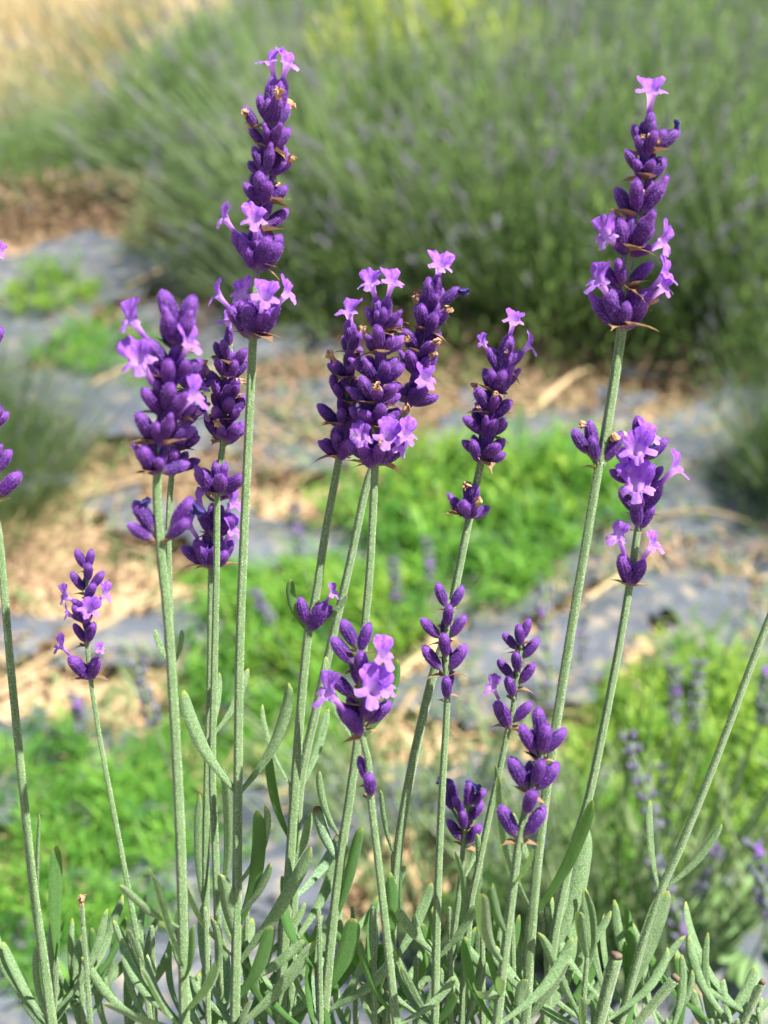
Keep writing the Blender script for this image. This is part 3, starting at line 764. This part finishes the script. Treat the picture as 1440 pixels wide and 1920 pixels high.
for idx, sx in enumerate(SHOOT_X):
    top = max(1700, tops.get(idx, 1880) + 10)
    r = random.Random(idx)
    lean = r.uniform(-14, 14)
    path = [(sx + lean, top), (sx + lean * .6, top + 60), (sx, 1960), (sx - lean * 0.2, 2060)] if top < 1880 else [(sx + lean, top), (sx, 1960), (sx - lean * .2, 2060)]
    s_ = Shoot('leafy flowerless shoot ' + between(sx, 1900), path, d=r.uniform(-0.012, 0.018), w=(8, 15), group='leafy shoots of the near lavender plant', name='leafy_shoot', cat='leafy shoot')
    shoots.append(s_)
for bx, by, tx, ty, wd, kind in LEAVES:
    cand = [(abs(s_.ax(by + 20) - bx) + (25 if isinstance(s_, Shoot) else 0), s_) for s_ in shoots + [STALKS[q] for q in 'ABCDFGHKLMNQ'] + [e1, e2, e3, r_] if s_.path[0][1] < by + 15]
    s_ = min(cand, key=lambda t: t[0])[1]
    s_.leaf(by + 18, tx, ty, wd, kind, dz=rnd.uniform(-30, 30) - s_.off / pxs(.3) * 0.5, sag=rnd.uniform(0.0, 0.08))
# the lower, shaded leaves that thicken the plant further down
for s_ in shoots + list(STALKS.values()):
    for q in range(4 if isinstance(s_, Shoot) else 2):
        by = max(s_.path[0][1] + 20, rnd.uniform(1800, 1900)) if q == 3 else rnd.uniform(1900, 2050) if q < 3 else rnd.uniform(1960, 2060)
        if isinstance(s_, Shoot) is False: by = min(by, 1925)
        ang = rnd.uniform(-55, 55); L_ = rnd.uniform(130, 230)
        s_.leaf(by, s_.ax(by) + math.sin(R(ang)) * L_, by - math.cos(R(ang)) * L_, rnd.uniform(14, 22), rnd.choice(['leaf', 'leaf', 'leaf_green']), dz=rnd.uniform(-150, -10))
# pruned stubs and a budding shoot tip
def stub(label, x0, y0, x1, y1, wpx, d):
    s_ = Stalk(label, [(x1, y1), ((x0 + x1) / 2, (y0 + y1) / 2), (x0, y0), (x0 * 2 - x1, y0 * 2 - y1)], d=d, w=(wpx, wpx * .8), name='pruned_stem', cat='cut stem')
    dv = (P(x1, y1, .3) - P(x0, y0, .3)).normalized()
    p = s_.loc(x1, y1)
    me = tube_mesh('cut_end', [p - dv * 0.0006, p + dv * 0.0005], [wpx * .44 * pxs(.3) * 1.02, wpx * .44 * pxs(.3) * 0.8], [M['bark']], seg=12, ridge=.09)
    link('cut_end', me, I4, s_.root)
    return s_
stub('thick pale lavender stem pruned straight across, with a ragged tan cut end', 1125, 1910, 1156, 1790, 26, -0.010)
stub('slanting woolly pruned lavender stem with a dark weathered tip', 1190, 1925, 1268, 1832, 22, -0.004)
stub('thin green pruned stem with a small white cut end beside the broad-leaved weed', 1392, 1925, 1430, 1840, 14, 0.004)
bt = Stalk('pale woolly lavender shoot ending in a tiny tan bud cluster', [(152, 1692), (158, 1760), (165, 1850), (170, 1930)], d=0.0, w=(9, 11), name='budding_shoot', cat='leafy shoot')
link('bud_cluster', WITHER_TAN[0], frame(CU, -CF, bt.loc(152, 1697), 34 * bt.s(1690)), bt.root); bt.leaf(1740, 163, 1682, 8, sag=0); bt.leaf(1735, 146, 1700, 7, sag=0)

# woody foot of the near plant
def crown():
    r = random.Random(3)
    root = thing('woody_crown', 'gnarled brown woody foot from which the near lavender stems rise', 'plant base', (CROWN.x, CROWN.y, 0))
    for q in range(9):
        a_ = q * 2 * math.pi / 9 + r.uniform(-.2, .2)
        p0 = Vector((CROWN.x, CROWN.y, -0.004)); rr = r.uniform(.03, .07)
        pts = catmull([p0, p0 + Vector((math.cos(a_) * rr * .4, math.sin(a_) * rr * .4, .03)), p0 + Vector((math.cos(a_) * rr, math.sin(a_) * rr * .7, .07)), p0 + Vector((math.cos(a_) * rr * 1.4, math.sin(a_) * rr, r.uniform(.10, .15)))], 4)
        link('branch', tube_mesh('branch', pts, [0.008 * (1 - .6 * i / len(pts)) for i in range(len(pts))], [M['bark']], seg=8, ridge=.12), I4, root)
crown()

# ------------------------------------------------------------------ the ground
def struct(name, me):
    o = link(name, me, I4); o['kind'] = 'structure'; return o
def grid_ground():
    # finer near the camera, one sheet to the horizon
    xs = [-400, -100, -30, -10] + [-5 + 0.1 * i for i in range(101)] + [10, 30, 100, 400]
    ys = [-400, -100, -30, -6] + [-3 + 0.1 * i for i in range(111)] + [12, 30, 100, 400]
    V, F = [], []
    for y in ys:
        for x in xs:
            near = abs(x) < 6 and -4 < y < 9
            V.append((x, y, (noise.noise(Vector((x * 2, y * 2, 0))) * 0.012 - 0.012) if near else -0.012))
    n = len(xs)
    for jj in range(len(ys) - 1):
        for ii in range(n - 1):
            a_ = jj * n + ii
            F.append((a_, a_ + 1, a_ + n + 1, a_ + n))
    return mesh('ground', V, F, M['soil'])
struct('ground', grid_ground())

# bare soil openings in the weed fabric: pixel centre and radii in metres, turned into places on the ground
BARE = [(590, 940, .17, .062), (130, 1310, .12, .035), (200, 420, .42, .16), (60, 1020, .10, .07), (200, 1100, .12, .07), (1020, 735, .10, .07), (850, 680, .16, .14), (690, 1400, .08, .03), (1085, 1395, .06, .03), (760, 1690, .06, .05), (380, 280, .3, .2), (60, 1620, .06, .03), (230, 900, .12, .05), (1230, 640, .2, .09), (380, 1440, .05, .04), (720, 560, .3, .15), (1240, 750, .08, .03)]
BP = [(G(x, y), rx, ry) for x, y, rx, ry in BARE]
STRIPS = [(940, 800, 1110, 690, .022), (620, 1385, 860, 1190, .012), (1000, 1215, 1220, 1060, .010), (60, 960, 420, 880, .02), (0, 1290, 430, 1090, .008), (890, 660, 720, 880, .035), (1090, 1430, 1250, 1180, .010), (300, 560, 60, 700, .02), (1210, 800, 1440, 700, .02)]
STR = [(G(a_, b_).xy, G(c_, d_).xy, w_) for a_, b_, c_, d_, w_ in STRIPS]
def seg_dist(p, a_, b_):
    ab = b_ - a_; t = max(0, min(1, (p - a_).dot(ab) / ab.length_squared))
    return (p - a_ - ab * t).length
def fabric():
    step = 0.014
    x0, x1, y0, y1 = -1.7, 1.9, -0.4, 2.3
    nx, ny = int((x1 - x0) / step), int((y1 - y0) / step)
    V, F = [], []
    idx = {}
    def keep(x, y):
        k_ = noise.noise(Vector((x * 9, y * 9, 3))) * 0.45 + noise.noise(Vector((x * 28, y * 28, 5))) * 0.25
        for c_, rx, ry in BP:
            if ((x - c_.x) / rx) ** 2 + ((y - c_.y) / ry) ** 2 < (1 + k_) ** 2: return False
        pv = Vector((x, y))
        for a_, b_, w_ in STR:
            if seg_dist(pv, a_, b_) < w_ * (1 + k_ * 1.3): return False
        return y < 2.05 + 0.12 * noise.noise(Vector((x * 3, 0, 0)))
    def vid(i, jj):
        if (i, jj) not in idx:
            x, y = x0 + i * step, y0 + jj * step
            z = 0.010 + 0.016 * noise.noise(Vector((x * 4 + y * 3, y * 9 - x * 2, 1))) + 0.022 * abs(noise.noise(Vector((x * 3 + y * 4, y * 14, 9)))) + 0.002 * noise.noise(Vector((x * 40, y * 40, 2)))
            idx[(i, jj)] = len(V); V.append((x, y, z))
        return idx[(i, jj)]
    for i in range(nx):
        for jj in range(ny):
            if keep(x0 + (i + .5) * step, y0 + (jj + .5) * step):
                F.append((vid(i, jj), vid(i + 1, jj), vid(i + 1, jj + 1), vid(i, jj + 1)))
    return mesh('weed_fabric', V, F, M['fabric'])
struct('weed_fabric', fabric())

# ------------------------------------------------------------------ blade helpers for the blurred plants
class Blades:
    def __init__(self): self.V, self.F, self.A = [], [], []
    def blade(self, p, d, L, w_, curl, var, seg=3, up=Vector((0, 0, 1))):
        V, F, A = self.V, self.F, self.A
        d = d.normalized()
        s = d.cross(up)
        if s.length < 1e-3: s = Vector((1, 0, 0))
        s.normalize()
        k_ = len(V)
        q = p.copy(); dd = d.copy()
        for i in range(seg + 1):
            t = i / seg
            ww = w_ * (1 - t) ** 0.7 * (0.6 + 0.8 * min(1, t * 3)) * 0.5
            if i == seg:
                V.append(tuple(q)); A.append(var)
            else:
                V.append(tuple(q - s * ww)); V.append(tuple(q + s * ww)); A.extend((var, var))
            q = q + dd * (L / seg)
            dd = (dd + Vector((0, 0, -curl / seg))).normalized()
        for i in range(seg - 1):
            F.append((k_ + 2 * i, k_ + 2 * i + 1, k_ + 2 * i + 3, k_ + 2 * i + 2))
        F.append((k_ + 2 * seg - 2, k_ + 2 * seg - 1, k_ + 2 * seg))
    def stick(self, p0, p1, w0, w1, var):
        V, F, A = self.V, self.F, self.A
        d = (p1 - p0).normalized(); u = d.orthogonal().normalized(); v = d.cross(u)
        k_ = len(V)
        for p, w_ in ((p0, w0), (p1, w1)):
            for q in range(3):
                an = q * 2.094
                V.append(tuple(p + (u * math.cos(an) + v * math.sin(an)) * w_ * 0.5)); A.append(var)
        for q in range(3):
            F.append((k_ + q, k_ + (q + 1) % 3, k_ + 3 + (q + 1) % 3, k_ + 3 + q))
    def blob(self, p, d, L, w_, var):
        V, F, A = self.V, self.F, self.A
        d = d.normalized(); u = d.orthogonal().normalized(); v = d.cross(u)
        k_ = len(V)
        V.append(tuple(p)); A.append(var)
        for q in range(5):
            an = q * 1.2566
            V.append(tuple(p + d * L * .5 + (u * math.cos(an) + v * math.sin(an)) * w_ * .5)); A.append(var)
        V.append(tuple(p + d * L)); A.append(var)
        for q in range(5):
            F.append((k_, k_ + 1 + q, k_ + 1 + (q + 1) % 5)); F.append((k_ + 6, k_ + 1 + (q + 1) % 5, k_ + 1 + q))
    def mesh(self, name, m): return mesh(name, self.V, self.F, m, smooth=False, attr=('var', self.A))

# spike of a distant lavender stalk
def spike_blobs(B, p, d, L, r, size=1.0):
    for q in range(7):
        t = q / 6
        c_ = p + d * L * t
        for _ in range(5):
            o = Vector((r.uniform(-1, 1), r.uniform(-1, 1), r.uniform(-1, 1))); o = (o - d * o.dot(d)).normalized()
            B.blob(c_ + o * 0.0012 * size, d + o * 0.7, 0.0075 * size * r.uniform(.8, 1.1), 0.0040 * size, r.random())

def bush_meshes(seed, nleaf, nstem):
    r = random.Random(seed)
    Lf, St, Sp = Blades(), Blades(), Blades()
    for _ in range(nleaf):
        # unit mound: radius 1, height 1
        a_ = r.uniform(0, 6.283); el = math.asin(r.uniform(0.0, 1)); rad = r.uniform(0.35, 1.0) ** 0.5
        bump_ = 0.72 + 0.22 * noise.noise(Vector((math.cos(a_) * 2.5 * math.cos(el), math.sin(a_) * 2.5 * math.cos(el), el * 3 + seed)))
        n = Vector((math.cos(a_) * math.cos(el), math.sin(a_) * math.cos(el), math.sin(el)))
        p = n * rad * bump_
        fl = 1.32 - 0.5 * n.z; p.x *= fl; p.y *= fl
        d = (n * 0.8 + Vector((r.uniform(-.6, .6), r.uniform(-.6, .6), r.uniform(0.1, 1.2)))).normalized()
        Lf.blade(p, d, r.uniform(.06, .13), r.uniform(.006, .011), 0.3, min(1, max(0, .5 + .9 * noise.noise(p * 4 + Vector((seed, 0, 0))) + r.uniform(-.3, .3))), 2)
    for _ in range(nstem):
        a_ = r.uniform(0, 6.283); el = math.asin(r.uniform(0.12, 1)) ; 
        n = Vector((math.cos(a_) * math.cos(el) * r.uniform(.5, 1), math.sin(a_) * math.cos(el) * r.uniform(.5, 1), math.sin(el) * .9 + .45)).normalized()
        L = r.uniform(.82, 1.08)
        sh = Vector((math.cos(a_), math.sin(a_), 0)) * math.cos(el) * .45
        p0 = n * 0.1 + sh; p1 = n * L * r.uniform(.55, 1.05) + sh + Vector((r.uniform(-.1, .1), r.uniform(-.1, .1), 0))
        v = r.random()
        mid = p0.lerp(p1, .5) + Vector((0, 0, r.uniform(-.03, .03)))
        St.stick(p0, mid, .0055, .0048, v); St.stick(mid, p1, .0048, .0036, v)
        if r.random() < 0.26:
            d = (p1 - mid).normalized()
            spike_blobs(Sp, p1 - d * .03, d, r.uniform(.05, .09), r, 1.5)
    return Lf.mesh('foliage', M['bush']), St.mesh('stems', M['bush_stem']), Sp.mesh('flower_heads', M['bush_spike'])
BUSH = [bush_meshes(11, 10500, 900), bush_meshes(12, 10500, 900), bush_meshes(13, 10500, 900)]
def bush(label, x, y, rx, h_, var, dy=0.0, name='lavender_bush'):
    g_ = G(x, y); g_.y += dy
    r = random.Random(int(x * 7 + y))
    root = thing(name, label, 'bush', (g_.x, g_.y, -0.01), 'lavender bushes in the field behind')
    mw = Matrix.Translation((g_.x, g_.y, -0.012)) @ Matrix.Rotation(r.uniform(0, 6.28), 4, 'Z') @ Matrix.Diagonal((rx, rx, h_, 1))
    for nm, me in zip(('foliage', 'stems', 'flower_heads'), BUSH[var]):
        o = link(nm, me, mw, root)
        if nm != 'foliage': pass
        o['kind'] = 'stuff'
bush('low grey-green lavender bush above the heap of brown litter, before pale straw', 90, 330, .40, .15, 0)
bush('rounded lavender bush behind the tallest spike, dry twigs at its foot', 450, 300, .46, .36, 1)
bush('sprawling lavender bush right of the tallest spike', 690, 470, .42, .40, 2)
bush('wide lavender bush behind the three-spike clump', 880, 500, .46, .44, 0)
bush('tall lavender bush behind the single-blossom spike', 1180, 480, .50, .46, 1)
bush('leaning lavender bush overhanging the fabric behind the broad-lipped spike', 1480, 600, .34, .40, 2)
bush('small lavender bush beside the fabric at the right margin', 1570, 940, .15, .24, 0)
bush('small lavender bush crowding the left margin beside the fabric', -85, 960, .17, .24, 1)
bush('hazy lavender bush filling the gap between the sprawling and the wide bush', 780, 400, .40, .36, 1)
bush('hazy lavender bush filling the gap behind the tall single-blossom spike', 1040, 560, .34, .34, 2)
bush('low straggly lavender bush at the edge of the fabric behind the clump', 600, 560, .22, .20, 0)
bush('low straggly lavender bush at the edge of the fabric behind the bud whorl', 1300, 590, .25, .24, 0)
for q, (x, d_y) in enumerate(((640, 3.1), (900, 2.9), (1250, 2.8), (1600, 2.6), (720, 4.2), (1150, 4.2), (1500, 4.0))):
    xx = (x - 720) * 2 * TH / 1920 * (d_y / math.cos(PITCH)) * 0.93
    gg = Vector((xx, d_y, 0))
    root = thing('lavender_bush', 'hazy lavender bush in the far rows behind the nearer bushes', 'bush', gg, 'lavender bushes in the far rows')
    mw = Matrix.Translation((gg.x, gg.y, -.012)) @ Matrix.Rotation(q * 1.3, 4, 'Z') @ Matrix.Diagonal((.55, .55, .42 if q > 4 else .40, 1))
    for nm, me in zip(('foliage', 'stems', 'flower_heads'), BUSH[q % 3]):
        o = link(nm, me, mw, root); o['kind'] = 'stuff'

# weeds
def weed_mesh(seed, n):
    r = random.Random(seed)
    B = Blades()
    for _ in range(n):          # sprigs: a stalk with small narrow leaves, all in a low mound
        a_ = r.uniform(0, 6.283); rr = math.sqrt(r.random())
        base = Vector((math.cos(a_) * rr * .9, math.sin(a_) * rr * .9, 0))
        hgt = (1.0 - 0.55 * rr * rr) * r.uniform(.25, 1.15)
        lean = Vector((math.cos(a_) * rr, math.sin(a_) * rr, 0)) * 0.38 + Vector((r.uniform(-.2, .2), r.uniform(-.2, .2), 0))
        top = base + Vector((lean.x, lean.y, hgt * .62))
        v = r.random()
        B.stick(base, top, .012, .008, v * .6)
        for q in range(13):
            t = 0.2 + 0.8 * q / 12
            p = base.lerp(top, t)
            az = q * 2.4 + a_
            d = Vector((math.cos(az), math.sin(az), r.uniform(.3, 1.1)))
            B.blade(p, d, r.uniform(.2, .55), r.uniform(.026, .058), r.uniform(.4, 1.2), min(1, max(0, v + r.uniform(-.25, .25))), 3)
    return B
WEEDS = [weed_mesh(s, 46).mesh('leaves', M['weed']) for s in (21, 22, 23)]
WEEDL = [weed_mesh(s, 46).mesh('leaves', M['weed_lime']) for s in (26, 27)]
WEEDY = weed_mesh(24, 210).mesh('leaves', M['weed_yellow'])
WL = 'fine-leaved bright green weed tuft growing through the ground fabric'
for q, (x, y, rx, h_) in enumerate([(105, 575, .065, .09), (175, 680, .075, .07), (330, 735, .05, .04), (560, 1160, .065, .06), (660, 1150, .065, .06), (780, 1000, .085, .10), (900, 960, .09, .11), (1020, 950, .085, .10), (1110, 920, .07, .08), (870, 1080, .07, .07), (620, 1220, .07, .09), (500, 1260, .07, .08), (440, 1150, .05, .05), (960, 1060, .06, .07),
        (60, 1480, .05, .06), (175, 1540, .04, .05), (270, 1570, .05, .06), (350, 1660, .045, .055), (70, 1650, .035, .05), (200, 1710, .035, .05), (110, 1790, .045, .05), (1220, 1390, .05, .06), (1330, 1350, .06, .08), (1420, 1380, .06, .08), (1210, 1490, .06, .07), (1320, 1430, .06, .08), (1410, 1500, .06, .07), (1300, 1560, .05, .06), (1400, 1640, .05, .05), (1200, 1640, .05, .05), (1090, 1620, .04, .06), (1010, 1740, .04, .05), (1130, 1780, .04, .045), (560, 1400, .045, .05), (330, 1440, .04, .04), (900, 1790, .035, .04)]):
    g_ = G(x, y)
    lab = {0: 'round bright weed tuft alone on the fabric below the brown litter', 1: 'spreading weed tuft behind the broad soft-focus head'}.get(q, 'blurred green weed tuft ' + between(x, y))
    root = thing('weed_tuft', lab, 'weed', (g_.x, g_.y, 0.004), 'green weed tufts on the ground fabric' if q > 1 else None)
    o = link('leaves', WEEDL[q % 2] if x > 1180 or q in (0, 6, 10) else WEEDS[q % 3], Matrix.Translation((g_.x, g_.y, 0.004)) @ Matrix.Rotation(q * 1.7, 4, 'Z') @ Matrix.Diagonal((rx, rx, h_ * 1.15, 1)), root); o['kind'] = 'stuff'
for x, y, rx, h_, dist in ((790, 60, .20, .39, 2.3),):
    v = (CF + CR * ((x - 720) * 2 * TH / 1920) + CU * ((960 - y) * 2 * TH / 1920)); v = v * (dist / v.y)
    root = thing('weed_bush', 'yellow-green sunlit weed rising between the far lavender bushes', 'weed', (v.x, dist, 0))
    o = link('leaves', WEEDY, Matrix.Translation((v.x, dist, -.005)) @ Matrix.Diagonal((rx, rx, h_ * 1.5, 1)), root); o['kind'] = 'stuff'

# broad-leaved weed by the right lower corner
def broad(x, y, seed):
    g_ = G(x, y); r = random.Random(seed)
    root = thing('broadleaf_weed', 'pale green weed with long pointed leaves lying over dark fabric', 'weed', (g_.x, g_.y, .006))
    for q in range(16):
        a_ = q * 2.4 + r.uniform(-.3, .3); el = R(r.uniform(12, 60)); L = r.uniform(.045, .075)
        d = Vector((math.cos(a_) * math.cos(el), math.sin(a_) * math.cos(el), math.sin(el)))
        p0 = Vector((g_.x, g_.y, .006)); p1 = p0 + d * L * .5; p2 = p0 + d * L - Vector((0, 0, L * .25))
        pts = catmull([p0, p1, p2], 6)
        me = leaf_mesh('leaf', pts, L * .2, Vector((0, 0, 1)) + d * .1, M['weed_broad'], roll=0.2, narrow=.2)
        at = me.attributes.new('var', 'FLOAT', 'POINT'); at.data.foreach_set('value', [r.random()] * len(me.vertices))
        link('leaf', me, I4, root)
broad(1400, 1800, 1)

# blurred grey lavender stalks of the neighbouring plant
def back_stalk(x, y, x2, y2, d, open_=0.0, label=None):
    """tip and foot of the spike in the photo at depth d; the stem goes on down to the ground"""
    r = random.Random(int(x * 3 + y))
    d *= 1.22
    tip, ft = P(x, y, d), P(x2, y2, d)
    dv = (tip - ft).normalized()
    gx = Vector((ft.x - dv.x * ft.z * .6 + r.uniform(-.02, .02), ft.y + 0.03 - dv.y * ft.z * .25, 0))
    root = thing('lavender_stalk', label or ('blurred fading lavender spike ' + between(x2, y2)), 'flower stalk', gx, 'blurred lavender spikes behind the near plant')
    pts = catmull([gx, gx.lerp(ft, .5) + dv * .02, ft, tip], 5)
    link('stem', tube_mesh('stem', pts, [.0009] * len(pts), [M['stem']], seg=6, ridge=0), I4, root)
    B = Blades(); spike_blobs(B, ft, dv, (tip - ft).length * .9, r)
    link('spike', B.mesh('spike', M['back_spike']), I4, root)
    for _ in range(r.choice([0, 1, 1])):
        t = r.random(); p = ft.lerp(tip, t)
        fa = Vector((r.uniform(-1, 1), -1, .3)).normalized()
        link('corolla', r.choice(COROLLAS), frame(dv + fa * .6, fa, p + fa * .004 + dv * .003, .0036), root)
for q in ((1175, 1370, 1230, 1560, .50), (1240, 1430, 1262, 1600, .66), (1230, 1610, 1290, 1790, .48), (1200, 1570, 1225, 1700, .62), (1310, 1240, 1300, 1370, .62), (1265, 1250, 1262, 1360, .66), (1345, 1590, 1300, 1680, .58), (1410, 1580, 1440, 1720, .50), (1440, 1260, 1425, 1360, .62),
          (255, 1240, 290, 1360, .56), (140, 1300, 155, 1375, .74), (478, 1110, 510, 1170, .76), (552, 950, 562, 1040, .78), (735, 1050, 745, 1130, .80), (800, 1010, 808, 1090, .86), (1100, 1120, 1090, 1240, .80), (1020, 1090, 1030, 1330, .60), (1000, 1480, 1010, 1600, .55)):
    back_stalk(*q)

def stem_tangle(label, x, y, rx, ry, n, h0, h1, seed):
    g_ = G(x, y); r = random.Random(seed)
    root = thing('lavender_plant', label, 'plant', (g_.x, g_.y, 0))
    St, Lf = Blades(), Blades()
    for _ in range(n):
        a_ = r.uniform(0, 6.283); rr = math.sqrt(r.random())
        p0 = Vector((g_.x + math.cos(a_) * rr * rx * .5, g_.y + math.sin(a_) * rr * ry * .5, 0))
        hh = r.uniform(h0, h1)
        p2 = Vector((g_.x + math.cos(a_) * rr * rx * 1.5 + r.uniform(-.02, .02), g_.y + math.sin(a_) * rr * ry * 1.3, hh))
        mid = p0.lerp(p2, .5) + Vector((r.uniform(-.008, .008), 0, .01)); v = r.random()
        St.stick(p0, mid, .0022, .0018, v); St.stick(mid, p2, .0018, .0012, v)
        for q in range(7):
            t = r.uniform(.05, .75); az = r.uniform(0, 6.283)
            Lf.blade(p0.lerp(p2, t), Vector((math.cos(az), math.sin(az), r.uniform(.8, 2.4))), r.uniform(.018, .04), r.uniform(.002, .0042), .2, r.random(), 2)
    for nm, B, m in (('stems', St, 'bush_stem'), ('foliage', Lf, 'bush')):
        o = link(nm, B.mesh(nm, M[m]), I4, root); o['kind'] = 'stuff'
stem_tangle('blurred thicket of upright green lavender stems behind the slanting bare stem', 1150, 1840, .09, .05, 90, .10, .24, 31)
stem_tangle('loose blurred lavender stems rising behind the stunted blue-tipped spike', 860, 1800, .10, .05, 40, .08, .20, 32)
stem_tangle('blurred leafy lavender stems behind the closed-bud spike, over bare fabric', 760, 1560, .10, .05, 26, .06, .16, 33)

# ------------------------------------------------------------------ dry stalks, straw and litter
for q, (x0, y0, x1, y1, wd) in enumerate([(-20, 1295, 430, 1085, .0055), (620, 1385, 860, 1190, .005), (1000, 1215, 1220, 1060, .006), (235, 540, 430, 470, .007), (100, 760, 330, 670, .006), (60, 960, 420, 900, .005), (1150, 985, 1440, 990, .004), (980, 790, 1110, 690, .009), (620, 1700, 770, 1560, .006), (215, 790, 420, 690, .005), (940, 700, 1080, 640, .007), (780, 1290, 700, 1420, .005)]):
    a_, b_ = G(x0, y0, .012), G(x1, y1, .012)
    mid = a_.lerp(b_, .5) + Vector((0.01, .012, .012))
    pts = catmull([a_, mid, b_], 6)
    B = Blades()
    root_me = tube_mesh('dry_stalk', pts, [wd * .5 * (1 - .3 * i / len(pts)) for i in range(len(pts))], [M['straw']], seg=6, ridge=0)
    at = root_me.attributes.new('var', 'FLOAT', 'POINT'); at.data.foreach_set('value', [0.7 + .3 * math.sin(q)] * len(root_me.vertices))
    tag(link('dry_stalk', root_me, I4), 'dry stalk on fabric ' + between((x0 + x1) / 2, (y0 + y1) / 2), 'dry stalk', 'dry stalks on the fabric')
def litter(name, label, spots, n, m, Lr, wr, lift, seed):
    r = random.Random(seed); B = Blades()
    tot = sum(s[2] * s[3] for s in spots)
    for x, y, rx, ry in spots:
        c_ = G(x, y)
        for _ in range(int(n * rx * ry / tot)):
            a_ = r.uniform(0, 6.283); rr = math.sqrt(r.random())
            p = Vector((c_.x + math.cos(a_) * rr * rx, c_.y + math.sin(a_) * rr * ry, 0.004 + r.random() * lift * (1.2 - rr)))
            d = Vector((r.uniform(-1, 1), r.uniform(-1, 1), r.uniform(-.05, .5)))
            B.blade(p, d, r.uniform(*Lr), r.uniform(*wr), r.uniform(-.2, .6), r.random(), 2)
    o = link(name, B.mesh(name, m), I4); tag(o, label, 'litter', kind='stuff')
litter('leaf_litter', 'heap of brown dry twigs and leaves at the foot of the bushes', [(180, 400, .42, .17), (380, 285, .30, .2), (720, 560, .3, .14), (860, 640, .2, .1), (1230, 640, .2, .1)], 5200, M['litter'], (.02, .06), (.004, .010), .06, 5)
litter('dead_clippings', 'grey-brown dead clippings strewn on the fabric behind the flower heads', [(600, 760, .26, .12), (200, 900, .18, .08), (150, 1060, .14, .07), (820, 700, .22, .12), (330, 620, .2, .1), (1260, 720, .2, .08), (420, 900, .1, .05), (1000, 800, .16, .07), (1300, 1080, .16, .06), (180, 1200, .10, .04)], 3000, M['litter'], (.012, .05), (.002, .006), .022, 15)
litter('straw_litter', 'scattered straw bits over the soil and ground fabric', [(600, 1000, .9, .5), (250, 1000, .3, .2), (700, 1500, .6, .25), (1000, 740, .4, .25), (130, 1320, .2, .07), (780, 1450, .12, .08), (400, 1450, .15, .08)], 6200, M['straw'], (.008, .05), (.0015, .004), .006, 6)
litter('creeping_seedlings', 'sparse thin green seedlings creeping over the ground fabric', [(600, 1000, .9, .5), (300, 780, .3, .18), (650, 720, .3, .2), (1250, 1000, .25, .15), (800, 1350, .25, .12), (350, 1400, .2, .1), (900, 1650, .16, .08), (1300, 1150, .2, .08)], 5200, M['bush'], (.010, .04), (.002, .005), .02, 16)
# bleached grass beyond the low bush
def far_grass():
    r = random.Random(9); B = Blades()
    for _ in range(9000):
        x = r.uniform(-2.6, -0.75); y = r.uniform(2.55, 4.6)
        p = Vector((x, y, -.012)); d = Vector((r.uniform(-.5, .5), r.uniform(-.5, .5), 1))
        B.blade(p, d, r.uniform(.08, .24), r.uniform(.004, .008), r.uniform(.2, .9), r.random(), 3)
    o = link('dry_grass', B.mesh('dry_grass', M['dry_grass']), I4); tag(o, 'bleached yellow dry grass beyond the low lavender bush', 'grass', kind='stuff')
far_grass()
